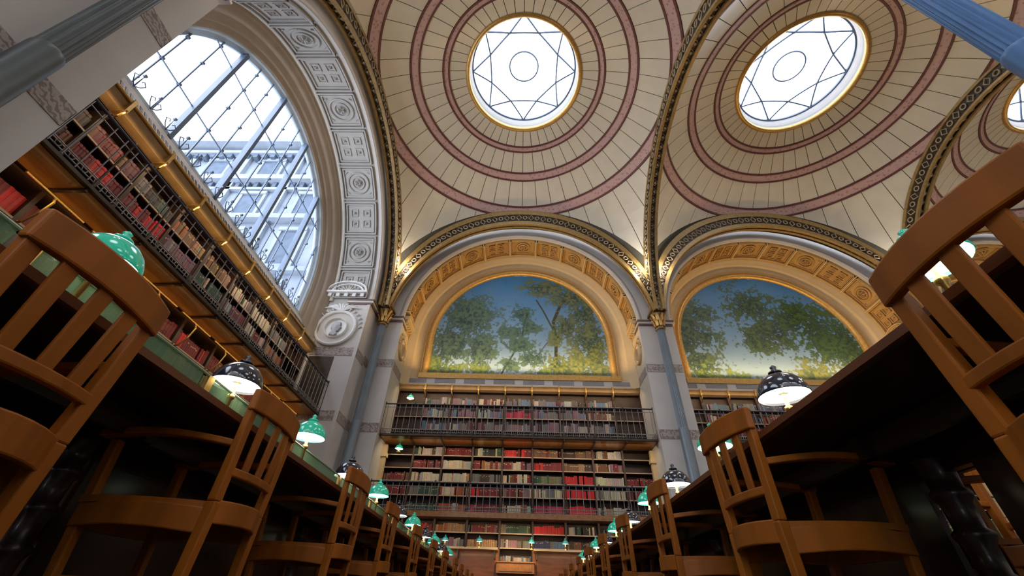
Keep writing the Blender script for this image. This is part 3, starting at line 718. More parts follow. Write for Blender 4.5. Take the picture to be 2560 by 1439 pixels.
    hood = MB().add([(x, y, z) for x in (.02, bw-.02) for y, z in ((.0, casetop+.03), (-.16*pj, casetop+.07), (-.22*pj, casetop+ht-.05), (-.17*pj, casetop+ht), (.05, casetop+ht))], [(0, 1, 6, 5), (1, 2, 7, 6), (2, 3, 8, 7), (3, 4, 9, 8), (0, 1, 2, 3, 4), (5, 6, 7, 8, 9)]).mesh('hood', 'ochre_deep')
    trimm = MB().tube([(.0, -.235*pj, casetop+ht-.03), (bw, -.235*pj, casetop+ht-.03)], .04*pj, 8).mesh('gilt_roll', 'gilt')
    brk = MB().box(-.035, .035, -.30*pj, .02, casetop+.02, casetop+ht+.03).mesh('bracket', 'gilt')
    arm = MB().tube([(0, .0, casetop-.25), (0, -.22*pj, casetop-.12), (0, -.30*pj, casetop+.06)], .022, 6).mesh('lamp_arm', 'brass')
    for k in range(nb):
        link('hood', hood, root, (k*bw, 0, 0)); link('gilt_roll', trimm, root, (k*bw, 0, 0)); 
        if k: link('bracket', brk, root, (k*bw, 0, 0)); link('lamp_arm', arm, root, (k*bw, 0, 0))
    # ---- gallery floor
    g = MB().box(-a, a, vG, vfU+.05, wz-.06, wz, T=T).obj('gallery_floor', 'case_wood', None, label='upper book gallery deck along the '+side+bayw, cat='gallery')
    MB().box(-a, a, vG-.03, vG+.03, wz-.07, wz-.01, T=T).obj('edge_moulding', 'iron_dark', g)
    if detail:
        for k in range(nb):
            u = -a+k*bw; MB().box(u+.03, u+bw-.03, vG+.05, vfL-.02, wz-.085, wz-.06, T=T).obj('soffit_panel', 'honey_wood', g)
            if k: MB().box(u-.025, u+.025, vG+.02, vfL, wz-.13, wz-.06, T=T).obj('joist', 'walnut', g)
    railing(T, rot, -a+.0, a, vG-.0, wz+.02, wz+1.12, 45, 'dark iron railing of the upper gallery on the '+side+bayw)
    return wall, bw

# end wall (three bays), v runs along +Y
A_F, ZC_F = 5.07, 9.9
ups = [None, ('gcream', 'greyblue', 'greyblue', 'blue'), ('mauve', 'mauve', 'mauve', 'greyblue'), ('redwhite', 'greyblue', 'mauve', 'blue'), ('greyblue', 'crimson', 'greyblue', 'blue'), ('mauve', 'greyblue', 'mauve', 'blue'), ('grey', 'mauve', 'mauve', 'greyblue'), ('greyblue', 'redwhite', 'greyblue', 'grey'), None]
ups[0] = None
low = [None, ('creamdark', 'dkred', 'cream', 'green', 'green'), ('redbrown', 'cream', 'cream', 'orange', 'orange'), ('creamdark', 'redbrown', 'grey', 'red', 'crimson'), ('red', 'redwhite', 'redwhite', 'redwhite', 'cream'),
       ('dkred', 'red', 'green', 'gcream', 'crimson'), ('brown', 'brown', 'bred', 'bred', 'bred'), ('cream', 'redwhite', 'cream', 'gcream', 'cream'), None]
base = [None, ('red', 'grey'), ('tan', 'grey'), ('redgrey', 'tan'), ('green', 'grey'), ('bred', 'blue'), ('creamdark', 'brown'), ('dark', 'dark'), None]
bws = ['', ', second bay', ', third bay']
for i in range(3):
    cx = -.12+W*i
    T = (lambda cx: (lambda u, v, z: (cx+u, 14.8+v, z)))(cx)
    cof = [(88.9+15.5*k, abs(k) % 2) for k in range(-5, 6)]
    wall, bw = wall_bay('far', T, 0, A_F, ZC_F, W, 1.35, 1.80, 4.02, 1.6, 1.3, .32, 5.08, ('stone', 'goldlit_soffit', 'ochre'), 17.0, cof, None, wname='wall_far', side='end wall', bayw=bws[i], var=[0, 1, 2][i] if i < 2 else 2)
    # uprights etc.
    usz = [5.16, 5.70, 6.22, 6.76]; lsz = [2.72, 3.26, 3.72, 4.17, 4.63]; bsz = [1.30, 1.72, 2.14]
    for k in range(9):
        u0 = -A_F+k*bw; dark = k in (0, 8)
        where = ORD[k]+' from the window wall, end wall'+bws[i]
        bookcase(T, 0, u0, u0+bw, 1.6, .19, 5.10, 7.30, usz, 'dark upper gallery bookcase, '+where)
        if i < 2: bookcase(T, 0, u0, u0+bw, 1.3, .45, 2.62, 4.98, lsz, 'dark middle bookcase bay, '+where)
        if i < 1: bookcase(T, 0, u0, u0+bw, 1.3, .45, 1.25 if k == 4 else 1.66, 2.50, bsz if k == 4 else bsz[1:], 'dark low bookcase bay, '+where)
        src_u = ups[k] if i == 0 else (['redwhite', 'dkred', 'blue', 'mauve'] if not dark else None)
        if src_u and i < 2:
            for r in range(4): fill_shelf(T, u0+.04, u0+bw-.04, 1.6, usz[3-r], .40 if r else .33, src_u[r] if i == 0 else random.choice(['redwhite', 'dkred', 'blue', 'mauve', 'brown']), 'fu%d' % i, k, r, .045, hvar=.4)
        if i == 0 and low[k]:
            for r in range(5): fill_shelf(T, u0+.04, u0+bw-.04, 1.3, lsz[4-r], .31, low[k][r], 'fl', k, r, .05, hvar=.18, full=.97)
        if i == 0 and dark:
            for r in (2, 3): fill_shelf(T, u0+.04, u0+bw-.04, 1.3, lsz[4-r], .31, 'dkred', 'fl', k, r, .05)
        if i == 0 and base[k]:
            for r in range(2): fill_shelf(T, u0+.04, u0+bw-.04, 1.3, bsz[2-r], .27, base[k][r], 'fb', k, r, .05, full=.95)
            if k == 4: fill_shelf(T, u0+.04, u0+bw-.04, 1.3, bsz[0], .2, 'greyblue', 'fb', k, 2, .05)
    if i < 2:
        g = MB().box(-A_F, A_F, .55, 1.3, 2.50, 2.60, T=T).obj('gallery_floor', 'walnut', None, label='lower book gallery deck along the end wall'+bws[i], cat='gallery')
        MB().box(-A_F, A_F, .52, .58, 2.46, 2.62, T=T).obj('edge_moulding', 'honey_wood', g)
        railing(T, 0, -A_F, A_F, .55, 2.62, 3.5, 45, 'dark iron railing of the lower gallery on the end wall'+bws[i])
    # medallions and canopies on the jambs
    for s in (-1, 1):
        J = (lambda s: (lambda x, z, h: T(s*(A_F-h), .72+x*s, z)))(s)
        lb = ('window-wall' if s < 0 else 'far')+' side of the end wall arch'+bws[i]
        medallion(J, 8.75, .46, 'small gilt-lit stone medallion on the '+lb, 'ochre'); canopy(J, 9.98, .5, 'small stone shell canopy on the '+lb, 'ochre')
        # brass pilaster lights beside the cases
        o = MB().box(min(s*(A_F-.16), s*A_F), max(s*(A_F-.16), s*A_F), 1.05, 1.22, 2.7, 4.9, T=T).obj('pilaster', 'ochre', None, label='narrow ochre pilaster beside the end wall bookcases, '+('window' if s < 0 else 'far')+' side'+bws[i], cat='pilaster')
        MB().box(min(s*(A_F-.2), s*A_F), max(s*(A_F-.2), s*A_F), .98, 1.24, 4.45, 4.6, T=T).obj('pilaster_cap', 'ochre', o)
# wooden dado and the lit box under the middle case
pw = MB().box(-A_F, A_F, 1.3, 1.4, FZ, 1.22, T=lambda u, v, z: (-.12+u, 14.8+v, z)).obj('dado_panelling', 'panel_wood', None, label='reddish wood panelling under the end wall bookcases', cat='panelling')
for x0, x1 in ((-A_F, -A_F+4*bw), (-A_F+5*bw, A_F)): MB().box(x0, x1, 1.3, 1.4, 1.22, 1.66, T=lambda u, v, z: (-.12+u, 14.8+v, z)).obj('upper_panelling', 'panel_wood', pw)
for k in range(9):
    if k == 4: continue
    u = -A_F+k*bw-.12
    for z0, z1 in ((.0, .75), (.85, 1.55)):
        MB().box(u+.12, u+bw-.12, 14.8+1.26, 14.8+1.3, z0, z1).obj('panel', 'panel_wood', pw)
bx = empty('display_ledge', (-.12, 16.0, 1.0), label='golden lit wooden ledge box under the middle end wall bookcase', cat='ledge')
MB().box(-.60, .60, -.30, .12, 0, .28).obj('box_body', 'honey_wood', bx); MB().box(-.63, .63, -.33, .12, .28, .31).obj('ledge_top', 'honey_wood', bx); MB().box(-.52, .52, -.315, -.30, .05, .23).obj('front_panel', 'honey_wood', bx)

# window wall (X = -6.2), v runs along -X, u = Y
A_L, ZC_L = 5.33, 9.84
cofL = [(90.3+16.2*k, abs(k) % 2) for k in range(-5, 6)]
for j in range(2):
    cy = 8.22-WY*j
    T = (lambda cy: (lambda u, v, z: (-6.2-v, cy+u, z)))(cy)
    bwn = '' if j == 0 else ', rear bay'
    wall, bwl = wall_bay('left', T, PI/2, A_L, ZC_L, WY, 1.75, 2.35, 4.50, 1.85, 1.35, .68, 5.16, ('stone', 'stone_soffit', 'taupe'), 17.0, cofL, None, blind=False, wname='wall_left', side='window wall', bayw=bwn, zpb=8.68, casetop=7.42)
    # pale raised strip standing for window light along the soffit's inner edge
    MB().sweep(arch_path(A_L, ZC_L), [(A_L-.0, 1.58), (A_L-.07, 1.60), (A_L-.09, 1.66), (A_L-.07, 1.72), (A_L, 1.74)], lambda p, q: arch_pt(p, q[0], q[1], ZC_L, ZC_L), T=T).obj('soffit_light_line', 'plaster', wall, True)
    # ---- the lunette window
    R0 = 4.50; vW = 2.35; zb = 8.68
    fr = [(R0+.08, vW-.02), (R0+.06, vW-.08), (R0+.02, vW-.08), (R0-.02, vW-.04), (R0-.02, vW+.02), (R0-.16, vW+.04), (R0-.16, vW+.14)]
    win = MB().sweep(arch_path(R0, zb), fr, lambda p, q: arch_pt(p, q[0], q[1], ZC_L, zb), T=T).obj('window_1' if j == 0 else 'window_8', 'window_frame', None, True, kind='structure', label='large half-round iron lunette window'+(' above the left book gallery' if j == 0 else ' behind the viewer'), cat='window')
    MB().box(-R0, R0, vW-.06, vW+.12, zb-.02, zb+.10, T=T).obj('sill_bar', 'window_frame', win)
    ri = R0-.14
    def top(u): return ZC_L+math.sqrt(max(ri*ri-u*u, 0))
    thick = [5.39, 7.24, 9.09, 10.95]; us = []
    for y in thick: us.append((y-8.22, 1))
    step = (thick[1]-thick[0])/3
    for k in range(-3, 14):
        y = thick[0]+step*k
        if abs(y-8.22) < ri-.08 and all(abs(y-t) > .1 for t in thick): us.append((y-8.22, 0))
    us.sort()
    for u, tk in us:
        if tk:
            MB().box(u-.055, u+.055, vW-.10, vW+.10, zb, top(u), T=T).obj('mullion', 'window_bar', win)
            MB().box(u+.055, u+.10, vW-.02, vW+.08, zb, top(u), T=T).obj('mullion_flange', 'window_frame', win)
        else: MB().box(u-.015, u+.015, vW, vW+.04, zb, top(u), T=T).obj('glazing_bar', 'window_bar', win)
    for z in (10.02, 12.25):
        lim = math.sqrt(ri*ri-(z-ZC_L)**2); MB().box(-lim, lim, vW+.005, vW+.035, z-.015, z+.015, T=T).obj('transom', 'window_bar', win)
    km = MB().box(-.04, .04, -.04, .04, -.04, .04).mesh('bar_knot', 'window_bar')
    for u, tk in us:
        for z in (10.02, 11.2, 12.25, 13.2):
            if z < top(u)-.1: link('bar_knot', km, win, T(u, vW, z))
    edges = [-ri]+[u for u, _ in us]+[ri]
    for e0, e1 in zip(edges[:-1], edges[1:]):
        for z0, z1 in ((zb, 10.02), (10.02, 12.25), (12.25, 15)):
            pts = [(e0, z0), (e1, z0)]+[(e1+(e0-e1)*q/4, max(z0, min(z1, top(e1+(e0-e1)*q/4)))) for q in range(5)]
            if max(p[1] for p in pts) < z0+.05: continue
            MB().add([T(u, vW+.02, z) for u, z in pts], [tuple(range(len(pts)))]).obj('glass_pane', 'clear_glass', win)
    cr = MB()
    for k in range(17):
        u = -4.05+8.1*k/16; h = .34
        for s in (-1, 1):
            cr.tube([T(u, vW-.12, zb), T(u+s*.10, vW-.12, zb+h*.35), T(u+s*.16, vW-.12, zb+h*.75), T(u+s*.08, vW-.12, zb+h*.95), T(u+s*.05, vW-.12, zb+h*.75)], .014, 4)
        cr.tube([T(u, vW-.12, zb), T(u, vW-.12, zb+h*1.25)], [.02, .008], 4); p = T(u, vW-.12, zb+h*1.3); cr.box(p[0]-.03, p[0]+.03, p[1]-.03, p[1]+.03, p[2]-.03, p[2]+.03)
    cr.obj('scroll_cresting', 'window_bar', win, kind='stuff')
    for s in (-1, 1):
        J = (lambda s: (lambda x, z, h: T(s*(A_L-h), 1.08+x*(-s), z)))(s)
        lb = ('corner-side' if s > 0 else 'near-side')+' jamb of window arch'+bwn
        medallion(J, 8.56, .80, 'large white stone medallion with profile head, '+lb); canopy(J, 10.16, .84, 'white stone arched shell canopy, '+lb)
        MB().box(min(s*A_L, s*(A_L-.01)), max(s*A_L, s*(A_L-.01)), .78, 1.72, 5.2, 7.33, T=T).obj('door_opening', 'iron_dark', wall)
    us_ = [5.22, 5.72, 6.22, 6.72, ]; ls_ = [2.1, 2.6, 3.05, 3.5, 3.97, 4.40]
    upmix = [('brown', 'cream', 'red', 'red'), ('dkred', 'grey', 'red', 'dkred'), ('cream', 'dark', 'grey', 'dark'), ('mauve', 'dark', 'mauve', 'tan'), ('orange', 'grey', 'gcream', 'brown'), ('orange', 'grey', 'mauve', 'gcream'), ('crimson', 'mauve', 'redwhite', 'cream'), ('brown', 'mauve', 'tan', 'mauve'), None]
    upmix[0] = ('brown', 'brown', 'brown', 'brown'); upmix[1] = ('cream', 'red', 'red', 'dkred'); upmix[2] = ('greyblue', 'dkred', 'red', 'dark')
    for k in range(9):
        u0 = -A_L+k*bwl
        where = ORD[8-k]+' from the corner, window wall'+bwn
        bookcase(T, PI/2, u0, u0+bwl, 1.85, .45, 5.18, 7.42, us_, 'dark upper gallery bookcase, '+where)
        bookcase(T, PI/2, u0, u0+bwl, 1.35, .45, FZ, 5.0, ls_, 'tall dark bookcase below gallery, '+where)
        if j == 0:
            if upmix[k]:
                for r in range(4): fill_shelf(T, u0+.04, u0+bwl-.04, 1.85, us_[3-r], [.40, .38, .38, .36][r], upmix[k][3-r], 'wu', k, r, .07 if k < 4 else .055, hvar=.25)
            for r in range(6): fill_shelf(T, u0+.04, u0+bwl-.04, 1.35, ls_[5-r], .36 if r else .40, random.choice(['dkred', 'redwhite', 'redgrey', 'dark', 'green', 'redbrown']) if r != 0 else random.choice(['red', 'red', 'redbrown']), 'wl', k, r, .06, hvar=.2, full=.93)
    for k in range(1, 9):   # hooped brass lamp arms on the lower cases
        u = -A_L+k*bwl
        o = MB().tube([T(u, 1.36, 4.30), T(u, 1.20, 4.34), T(u, 1.08, 4.52), T(u, 1.02, 4.75), T(u, 1.10, 4.9)], .02, 6).obj('shelf_light_arm', 'brass', None, label='curved brass lamp arm on the lower bookcases, '+ORD[8-k]+' from the corner'+bwn, cat='lamp arm')
        MB().tube([T(u-.5, 1.05, 4.86), T(u+.5, 1.05, 4.86)], .022, 6).obj('light_tube', 'brass', o)

# ------------------------------------------------------------------ lamps of the room: concealed strips, with added fills at the counter
for i in range(3):
    light('AREA', 'lunette_strip', (-.12+W*i, 16.15, 8.25), 150 if i < 2 else 110, (1, .63, .25), 8.0, size_y=.1, rot=(PI+.25, 0, 0))
    light('AREA', 'hood_strip', (-.12+W*i, 15.95, 7.36), 30, WARM, 9.6, size_y=.06, rot=(-.35+.9, 0, 0))
    if i < 2: light('AREA', 'low_hood_strip', (-.12+W*i, 15.30, 4.88), 34, (1, .78, .52), 9.6, size_y=.06, rot=(.75, 0, 0))
    if i < 1: light('AREA', 'base_strip', (-.12+W*i, 15.45, 2.42), 16, (1, .76, .5), 9.6, size_y=.06, rot=(.75, 0, 0))
light('AREA', 'hood_strip', (-7.72, 8.22, 7.40), 27, WARM, 10.2, size_y=.06, rot=(0, .9, 0)).rotation_euler = (.9, 0, PI/2)
light('AREA', 'hood_uplight', (-7.80, 8.22, 7.9), 8, GOLD, 10.2, size_y=.06).rotation_euler = (PI, 0, PI/2)
light('AREA', 'low_hood_strip', (-7.15, 8.22, 4.85), 11, (1, .76, .45), 10.2, size_y=.06).rotation_euler = (.9, 0, PI/2)
light('AREA', 'deck_uplight', (-7.42, 8.22, 4.80), 4, (1, .6, .2), 10.2, size_y=.05).rotation_euler = (PI-.3, 0, PI/2)

light('AREA', 'panelling_fill', (-.12, 15.35, 1.56), 14, (1, .68, .36), 8, size_y=.06, rot=(.6, 0, 0))  # warm light added to brighten the panelling, no fitting known here
light('AREA', 'ledge_fill', (-.12, 15.2, 2.0), 14, (1, .72, .38), .9, size_y=.1, rot=(.55, 0, 0))  # light added to turn the ledge box golden, no lamp stands here
# ------------------------------------------------------------------ wing of the building outside the lunette window
fa = MB().box(-45, -9.4, 14.0, 15, 0, 21.3).obj('wing_facade', 'facade', None, label='pale stone wing of the building seen through the lunette window', cat='building')
for z, h, d in ((20.9, .5, .8), (20.3, .25, .45), (17.9, .35, .5), (17.3, .18, .25), (14.9, .3, .45), (11.6, .25, .35), (8.6, .3, .4)): MB().box(-45, -9.4, 14-d, 14, z, z+h).obj('cornice', 'facade', fa)
dm = MB()
for k in range(70): dm.box(-45+k*.5, -45+k*.5+.24, 13.62, 14, 20.0, 20.3); dm.box(-45+k*.5, -45+k*.5+.2, 13.75, 14, 17.5, 17.88)
dm.obj('dentils', 'facade_dark', fa, kind='stuff')
for k in range(11):
    x = -11.2-k*3.1
    for z0, z1 in ((18.5, 19.9), (15.4, 17.0), (12.1, 14.3), (9.1, 11.0)):
        MB().box(x-.55, x+.55, 13.9, 13.99, z0, z1).obj('window', 'facade_dark', fa); f = MB().box(x-.7, x+.7, 13.8, 13.97, z1, z1+.22); f.box(x-.7, x-.55, 13.85, 13.98, z0, z1); f.box(x+.55, x+.7, 13.85, 13.98, z0, z1); f.box(x-.75, x+.75, 13.78, 13.98, z0-.16, z0).obj('window_surround', 'facade', fa)
    MB().box(x-1.7, x-1.4, 13.75, 14, 8.9, 20.3).obj('pilaster', 'facade', fa)

# ------------------------------------------------------------------ books
BW = {}
def book_mesh(wd, dp, h):
    m = MB(); n = 5
    # rounded spine facing -y, three raised bands
    prof = [(0, dp), (0, .012)]+[(wd*i/n, .012-.012*math.sin(PI*i/n)) for i in range(1, n)]+[(wd, .012), (wd, dp)]
    k = len(prof); vs = [(x, y, z) for z in (0, h) for x, y in prof]
    m.add(vs, [(i, (i+1) % k, k+(i+1) % k, k+i) for i in range(k)]+[tuple(range(k)), tuple(range(k, 2*k))])
    return m
unit = book_mesh(1, 1, 1)
bmesh_u = []
for v in range(3):
    m = MB(); m.v = book_mesh(.05, .2, .34).v[:]; m.f = book_mesh(.05, .2, .34).f[:]
    for z in ((.07, .27), (.05, .12, .28), (.27,))[v]: m.box(.002, .048, -.0035, .01, z, z+.008)
    bmesh_u.append(m.mesh('book', 'book_single'))
def cam_dist(b): p = b[0](b[1], b[2], b[3]); return math.sqrt(p[0]**2+p[1]**2+p[2]**2)
FW = Vector(fw)
def px(p):
    d = Vector(p).dot(FW)
    if d < .3: return None
    return (1280+f_px*Vector(p).dot(r2)/d, 719.5-f_px*Vector(p).dot(u2)/d)
def shown(b):
    q = px(b[0](b[1]+b[4]/2, b[2], b[3]+b[6]/2))
    if q is None or not (0 <= q[0] <= 2560 and 0 <= q[1] <= 1439): return False
    t = b[8]
    if t[0] == 'w':
        if b[0](b[1], 0, 0)[1] < 3.55+ (0.25 if t == 'wl' else 0): return False   # behind the near pier
        if t == 'wl' and (q[1]-874 > .712*(q[0]-367)-10): return False
        if t == 'wl' and q[0] < 300 and q[1] < 640 and q[0]+1.0*(q[1]-520) < 200: return False
    return True
def size(b): return b[6]*b[4]/cam_dist(b)**2
vis = [b for b in BOOKS if shown(b)]
vis.sort(key=lambda b: -size(b)); single = set(id(b) for b in vis[:290])
ROWS = {'wu': ['top', 'second', 'third', 'bottom'], 'wl': ['top', 'second', 'third', 'fourth', 'fifth', 'lowest'], 'fl': ['top', 'second', 'third', 'fourth', 'fifth'], 'fu0': ['top', 'second', 'third', 'bottom'], 'fu1': ['top', 'second', 'third', 'bottom'], 'fb': ['top', 'second', 'third']}
TN = {'wu': 'upper window gallery', 'wl': 'cases under window gallery', 'fl': 'end-wall middle cases', 'fu0': 'end-wall upper gallery', 'fu1': 'second-bay upper gallery', 'fb': 'end-wall floor cases'}
rest = MB()
for b in BOOKS:
    T, u, v, wz, wd, dp, h, cn, tier, bay, row, k = b
    c = tuple(x*random.uniform(.8, 1.2) for x in PAL[cn])
    if id(b) in single:
        o = link('book', random.choice(bmesh_u), None, T(u, v, wz), (0, 0, PI/2 if tier[0] == 'w' else 0)); o.scale = (wd/.05, 1, h/.34); o.color = (*c, 1)
        tag(o, '%s book, %s in %s shelf, %s bay from corner, %s' % (cn, ORD[k], ROWS[tier][row], ORD[8-bay] if tier[0] == 'w' else ORD[bay], TN[tier]), 'book', 'books in the '+TN[tier])
    elif b in vis or cam_dist(b) > 0:
        n0 = len(rest.v); m = [T(u+x*wd, v+y*dp, wz+z*h) for x, y, z in ((0, 1, 0), (0, .06, 0), (.5, 0, 0), (1, .06, 0), (1, 1, 0), (0, 1, 1), (0, .06, 1), (.5, 0, 1), (1, .06, 1), (1, 1, 1))]
        rest.add(m, [(0, 1, 6, 5), (1, 2, 7, 6), (2, 3, 8, 7), (3, 4, 9, 8), (5, 6, 7, 8, 9)], c)
        if cn in ('dark red', 'brown', 'dark brown', 'maroon', 'dark green', 'navy blue', 'red', 'tan') and random.random() < .5:
            zz = random.uniform(.6, .75); rest.add([T(u+x*wd, v-.003, wz+z*h) for x in (.15, .85) for z in (zz, zz+.09)], [(0, 1, 3, 2)], (.5, .42, .28))
rest.obj('shelved_books', 'book_many', None, kind='stuff', label='remaining rows of old books filling the shelves of both walls', cat='books')

# ------------------------------------------------------------------ tables
def lamp_profile(R):
    return [(R, 0), (R*1.0, .006), (R*.97, R*.22), (R*.86, R*.50), (R*.66, R*.74), (R*.40, R*.90), (R*.16, R*.97), (R*.12, R*1.02)]
def shade_mesh(R, mt):
    p = lamp_profile(R); q = [(r-.004 if r > .03 else r, z-.003) for r, z in p[::-1][1:]]
    m = MB().lathe(p+q, 32)
    return m.mesh('shade', mt, True)
LP = {}
def make_lamp(kind, R=.142, H=.50, stem='brass'):
    root = empty('desk_lamp', label='x', cat='lamp')
    mt = {'green': 'green_glass', 'blue': 'blue_glass', 'black': 'black_enamel'}[kind]
    MB().lathe([(.0, 0), (.085, 0), (.085, .012), (.06, .024), (.025, .04), (.016, .06)], 24).obj('base', stem, root, True)
    MB().lathe([(.014, .04), (.014, H-.10), (.024, H-.09), (.024, H-.07), (.012, H-.06), (.012, H+.03)], 12).obj('stem', stem, root, True)
    sh = link('shade', shade_mesh(R, mt), root, (0, 0, H))
    MB().lathe([(.012, 0), (.04, .0), (.04, .01), (.018, .02), (.016, .035), (.02, .045), (.0, .062)], 16).obj('finial', 'black_enamel' if kind == 'black' else mt, sh, True).location = (0, 0, R*1.0)
    MB().lathe([(.03, 0), (R*.955, 0), (R*.955, .004), (.03, .006)], 32).obj('diffuser', 'lamp_white', sh).location = (0, 0, .012)
    return root
protos = {k: make_lamp(k, R, H) for k, R, H in (('green', .138, .435), ('black', .148, .395))}
collect(None)
def put_lamp(kind, x, y, z, label, group):
    p = protos[kind]
    if not p.get('used'): p['used'] = 1; o = p
    else: o = copy_tree(p)
    o.location = (x, y, z); o['label'] = label; o['group'] = group; o['category'] = 'lamp'
    if 'used' in o.keys() and o is not p: del o['used']
TZ = .64
def turned_leg():
    H = TZ-.13-FZ
    p = [(.055, 0), (.06, .03), (.035, .06), (.05, .10), (.055, .12), (.05, .14), (.042, .16), (.045, .24), (.056, .26), (.060, .275), (.044, .29), (.046, .37), (.058, .39), (.062, .405), (.046, .42), (.048, .50), (.06, .52), (.064, .535), (.05, .55), (.055, H-.02), (.07, H)]
    return MB().lathe(p, 20).mesh('leg', 'table_wood', True)
leg_me = turned_leg()
def table(cx, hw, y0, y1, label, sh=.385):
    root = empty('reading_table', (cx, 0, FZ), label=label, cat='table')
    s = TZ-FZ
    me = MB(); prof = [(-hw+.01, s-.032), (-hw, s-.026), (-hw-.008, s-.014), (-hw, s), (hw, s), (hw+.008, s-.014), (hw, s-.026), (hw-.01, s-.032), (-hw+.01, s-.032)]
    me.sweep([y0, y1], prof, lambda y, q: (q[0], y, q[1])); n = len(prof)-1
    me.add([(x, y0, z) for x, z in prof[:-1]], [tuple(range(n))]); me.add([(x, y1, z) for x, z in prof[:-1]], [tuple(range(n))]); me.obj('tabletop', 'table_wood', root)
    for sx in (-1, 1): MB().box(min(sx*(hw+.004), sx*(hw+.018)), max(sx*(hw+.004), sx*(hw+.018)), y0, y1, s-.030, s-.004).obj('edge_moulding', 'lit_table_edge', root)  # strip added to give the edge its lit brown
    for sx in (-1, 1): MB().box(sx*(hw-.34)-.015, sx*(hw-.34)+.015, y0+.1, y1-.1, s-.13, s-.05).obj('apron', 'table_wood', root)
    MB().box(-.02, .02, y0+.1, y1-.1, s-.18, s-.05).obj('centre_rail', 'table_wood', root)
    k = 1.70-4*2.2
    while k < y1-1:
        a0, a1 = max(y0+.2, k+.09), min(y1-.2, k+2.04)
        if a1 > a0: MB().box(-.012, .012, a0, a1, .02, s-.05).obj('modesty_panel', 'table_wood', root)
        k += 2.2
    MB().box(-.12, .12, y0+.3, y1-.3, .10, .16).obj('foot_rail', 'table_wood', root)
    k = 1.70
    while k < y1-.3:
        link('leg', leg_me, root, (0, k, 0)); 
        MB().box(-hw+.3, hw-.3, k-.03, k+.03, s-.13, s-.05).obj('cross_bearer', 'table_wood', root); k += 2.2
    k = 1.7-2.2
    while k > y0: link('leg', leg_me, root, (0, k, 0)); k -= 2.2
    MB().box(-.13, .13, y0+.2, y1-.2, s, s+.05).obj('centre_spine', 'walnut', root)
    yy = y0+.25; k = 0
    while yy < y1-.3:       # green-tinted glass screens between the lamps
        MB().box(-.006, .006, yy+.05, min(yy+1.05, y1-.25), s+.05, s+sh).obj('glass_screen', 'green_screen', root)
        MB().box(-.012, .012, yy, yy+.05, s+.05, s+sh+.005).obj('screen_post', 'brass', root); yy += 1.1
    MB().tube([(0, y0+.25, s+sh+.005), (0, y1-.25, s+sh+.005)], .008, 8).obj('screen_rim', 'pale_green', root)
    return root
table(-1.80, .58, -3.6, 13.2, 'long dark wooden reading table on the window side of the aisle')
table(1.60, .57, -3.6, 13.2, 'long dark wooden reading table on the far side of the aisle from the window', .32)
table(5.6, .57, -3.6, 13.2, 'unseen dark reading table added in the second aisle to block side light')  # unseen table, added to keep light from the right out from below
for side, cx in (('window side', -1.80), ('inner side', 1.60)):
    n = 0; y = 1.30
    while y < 12.9:
        kind = 'green' if n % 2 == 0 else 'black'
        yy = y+(0 if cx < 0 or n > 0 else -.06)
        put_lamp(kind, cx, yy, TZ+.05, '%s desk lamp, %s along the %s reading table' % ('green glass-shaded' if kind == 'green' else 'glossy black-shaded', ORD[n] if n < 11 else 'last', side+' aisle'), 'desk lamps along the reading tables')
        # second head on the other side of the spine
        n += 1; y += 1.1
# small lamps on the end wall counter and in the niches
for x0, x1, lb in ((-3.3, -.70, 'window side'), (.46, 3.55, 'far side')):
    ct = MB().box(x0, x1, 15.55, 16.08, 1.60, 1.64).obj('counter_shelf', 'shelf_edge', None, label='pale counter shelf under the end wall bookcases, %s of the lit ledge' % lb, cat='shelf')
    for x in (x0+.1, (x0+x1)/2, x1-.1): MB().box(x-.02, x+.02, 15.75, 16.08, 1.38, 1.60).obj('shelf_bracket', 'case_wood', ct)
for k, x in enumerate((-2.45, -1.32, .40, 1.50)):
    o = make_lamp('blue', .11, .20, 'brass'); o.location = (x, 15.8, 1.64); o['label'] = 'small blue-green shaded lamp, %s on the end wall counter' % ORD[k]; o['group'] = 'counter lamps'
for x, y, z, lb in ((-4.62, 16.25, 6.80, 'small green shaded lamp high in the dark corner niche of the upper gallery'), (-4.6, 15.95, 4.66, 'small green shaded lamp in the dark corner niche under the gallery')):
    o = make_lamp('green', .15, .12, 'brass'); o.location = (x, y, z); o['label'] = lb

# ------------------------------------------------------------------ chairs (built facing +x; the back stands on x=0)
def curved_bar(P0, P1, bulge, h, t, n=8, lift=0, taper=0, axis='x'):
    """bar between P0 and P1 (along y) bulging in -x; rectangular section h x t; lift raises the middle"""
    m = MB(); vs = []
    for i in range(n+1):
        s = i/n; k = 4*s*(1-s); x = P0[0]+(P1[0]-P0[0])*s-bulge*k; y = P0[1]+(P1[1]-P0[1])*s; z = P0[2]+(P1[2]-P0[2])*s+lift*k; hh = h*(1-taper*(1-k))
        vs += [(x-t/2, y, z-hh/2), (x+t/2, y, z-hh/2), (x+t/2, y, z+hh/2), (x-t/2, y, z+hh/2)]
    fs = [(i*4+k, i*4+(k+1) % 4, (i+1)*4+(k+1) % 4, (i+1)*4+k) for i in range(n) for k in range(4)]+[(0, 1, 2, 3), (n*4, n*4+1, n*4+2, n*4+3)]
    return m.add(vs, fs)
def slant(P0, P1, wx, wy, wx1=None, wy1=None):
    wx1 = wx1 or wx; wy1 = wy1 or wy
    vs = [(P0[0]+sx*wx/2, P0[1]+sy*wy/2, P0[2]) for sx in (-1, 1) for sy in (-1, 1)]+[(P1[0]+sx*wx1/2, P1[1]+sy*wy1/2, P1[2]) for sx in (-1, 1) for sy in (-1, 1)]
    return MB().add(vs, [(0, 1, 3, 2), (4, 6, 7, 5), (0, 4, 5, 1), (1, 5, 7, 3), (3, 7, 6, 2), (2, 6, 4, 0)])
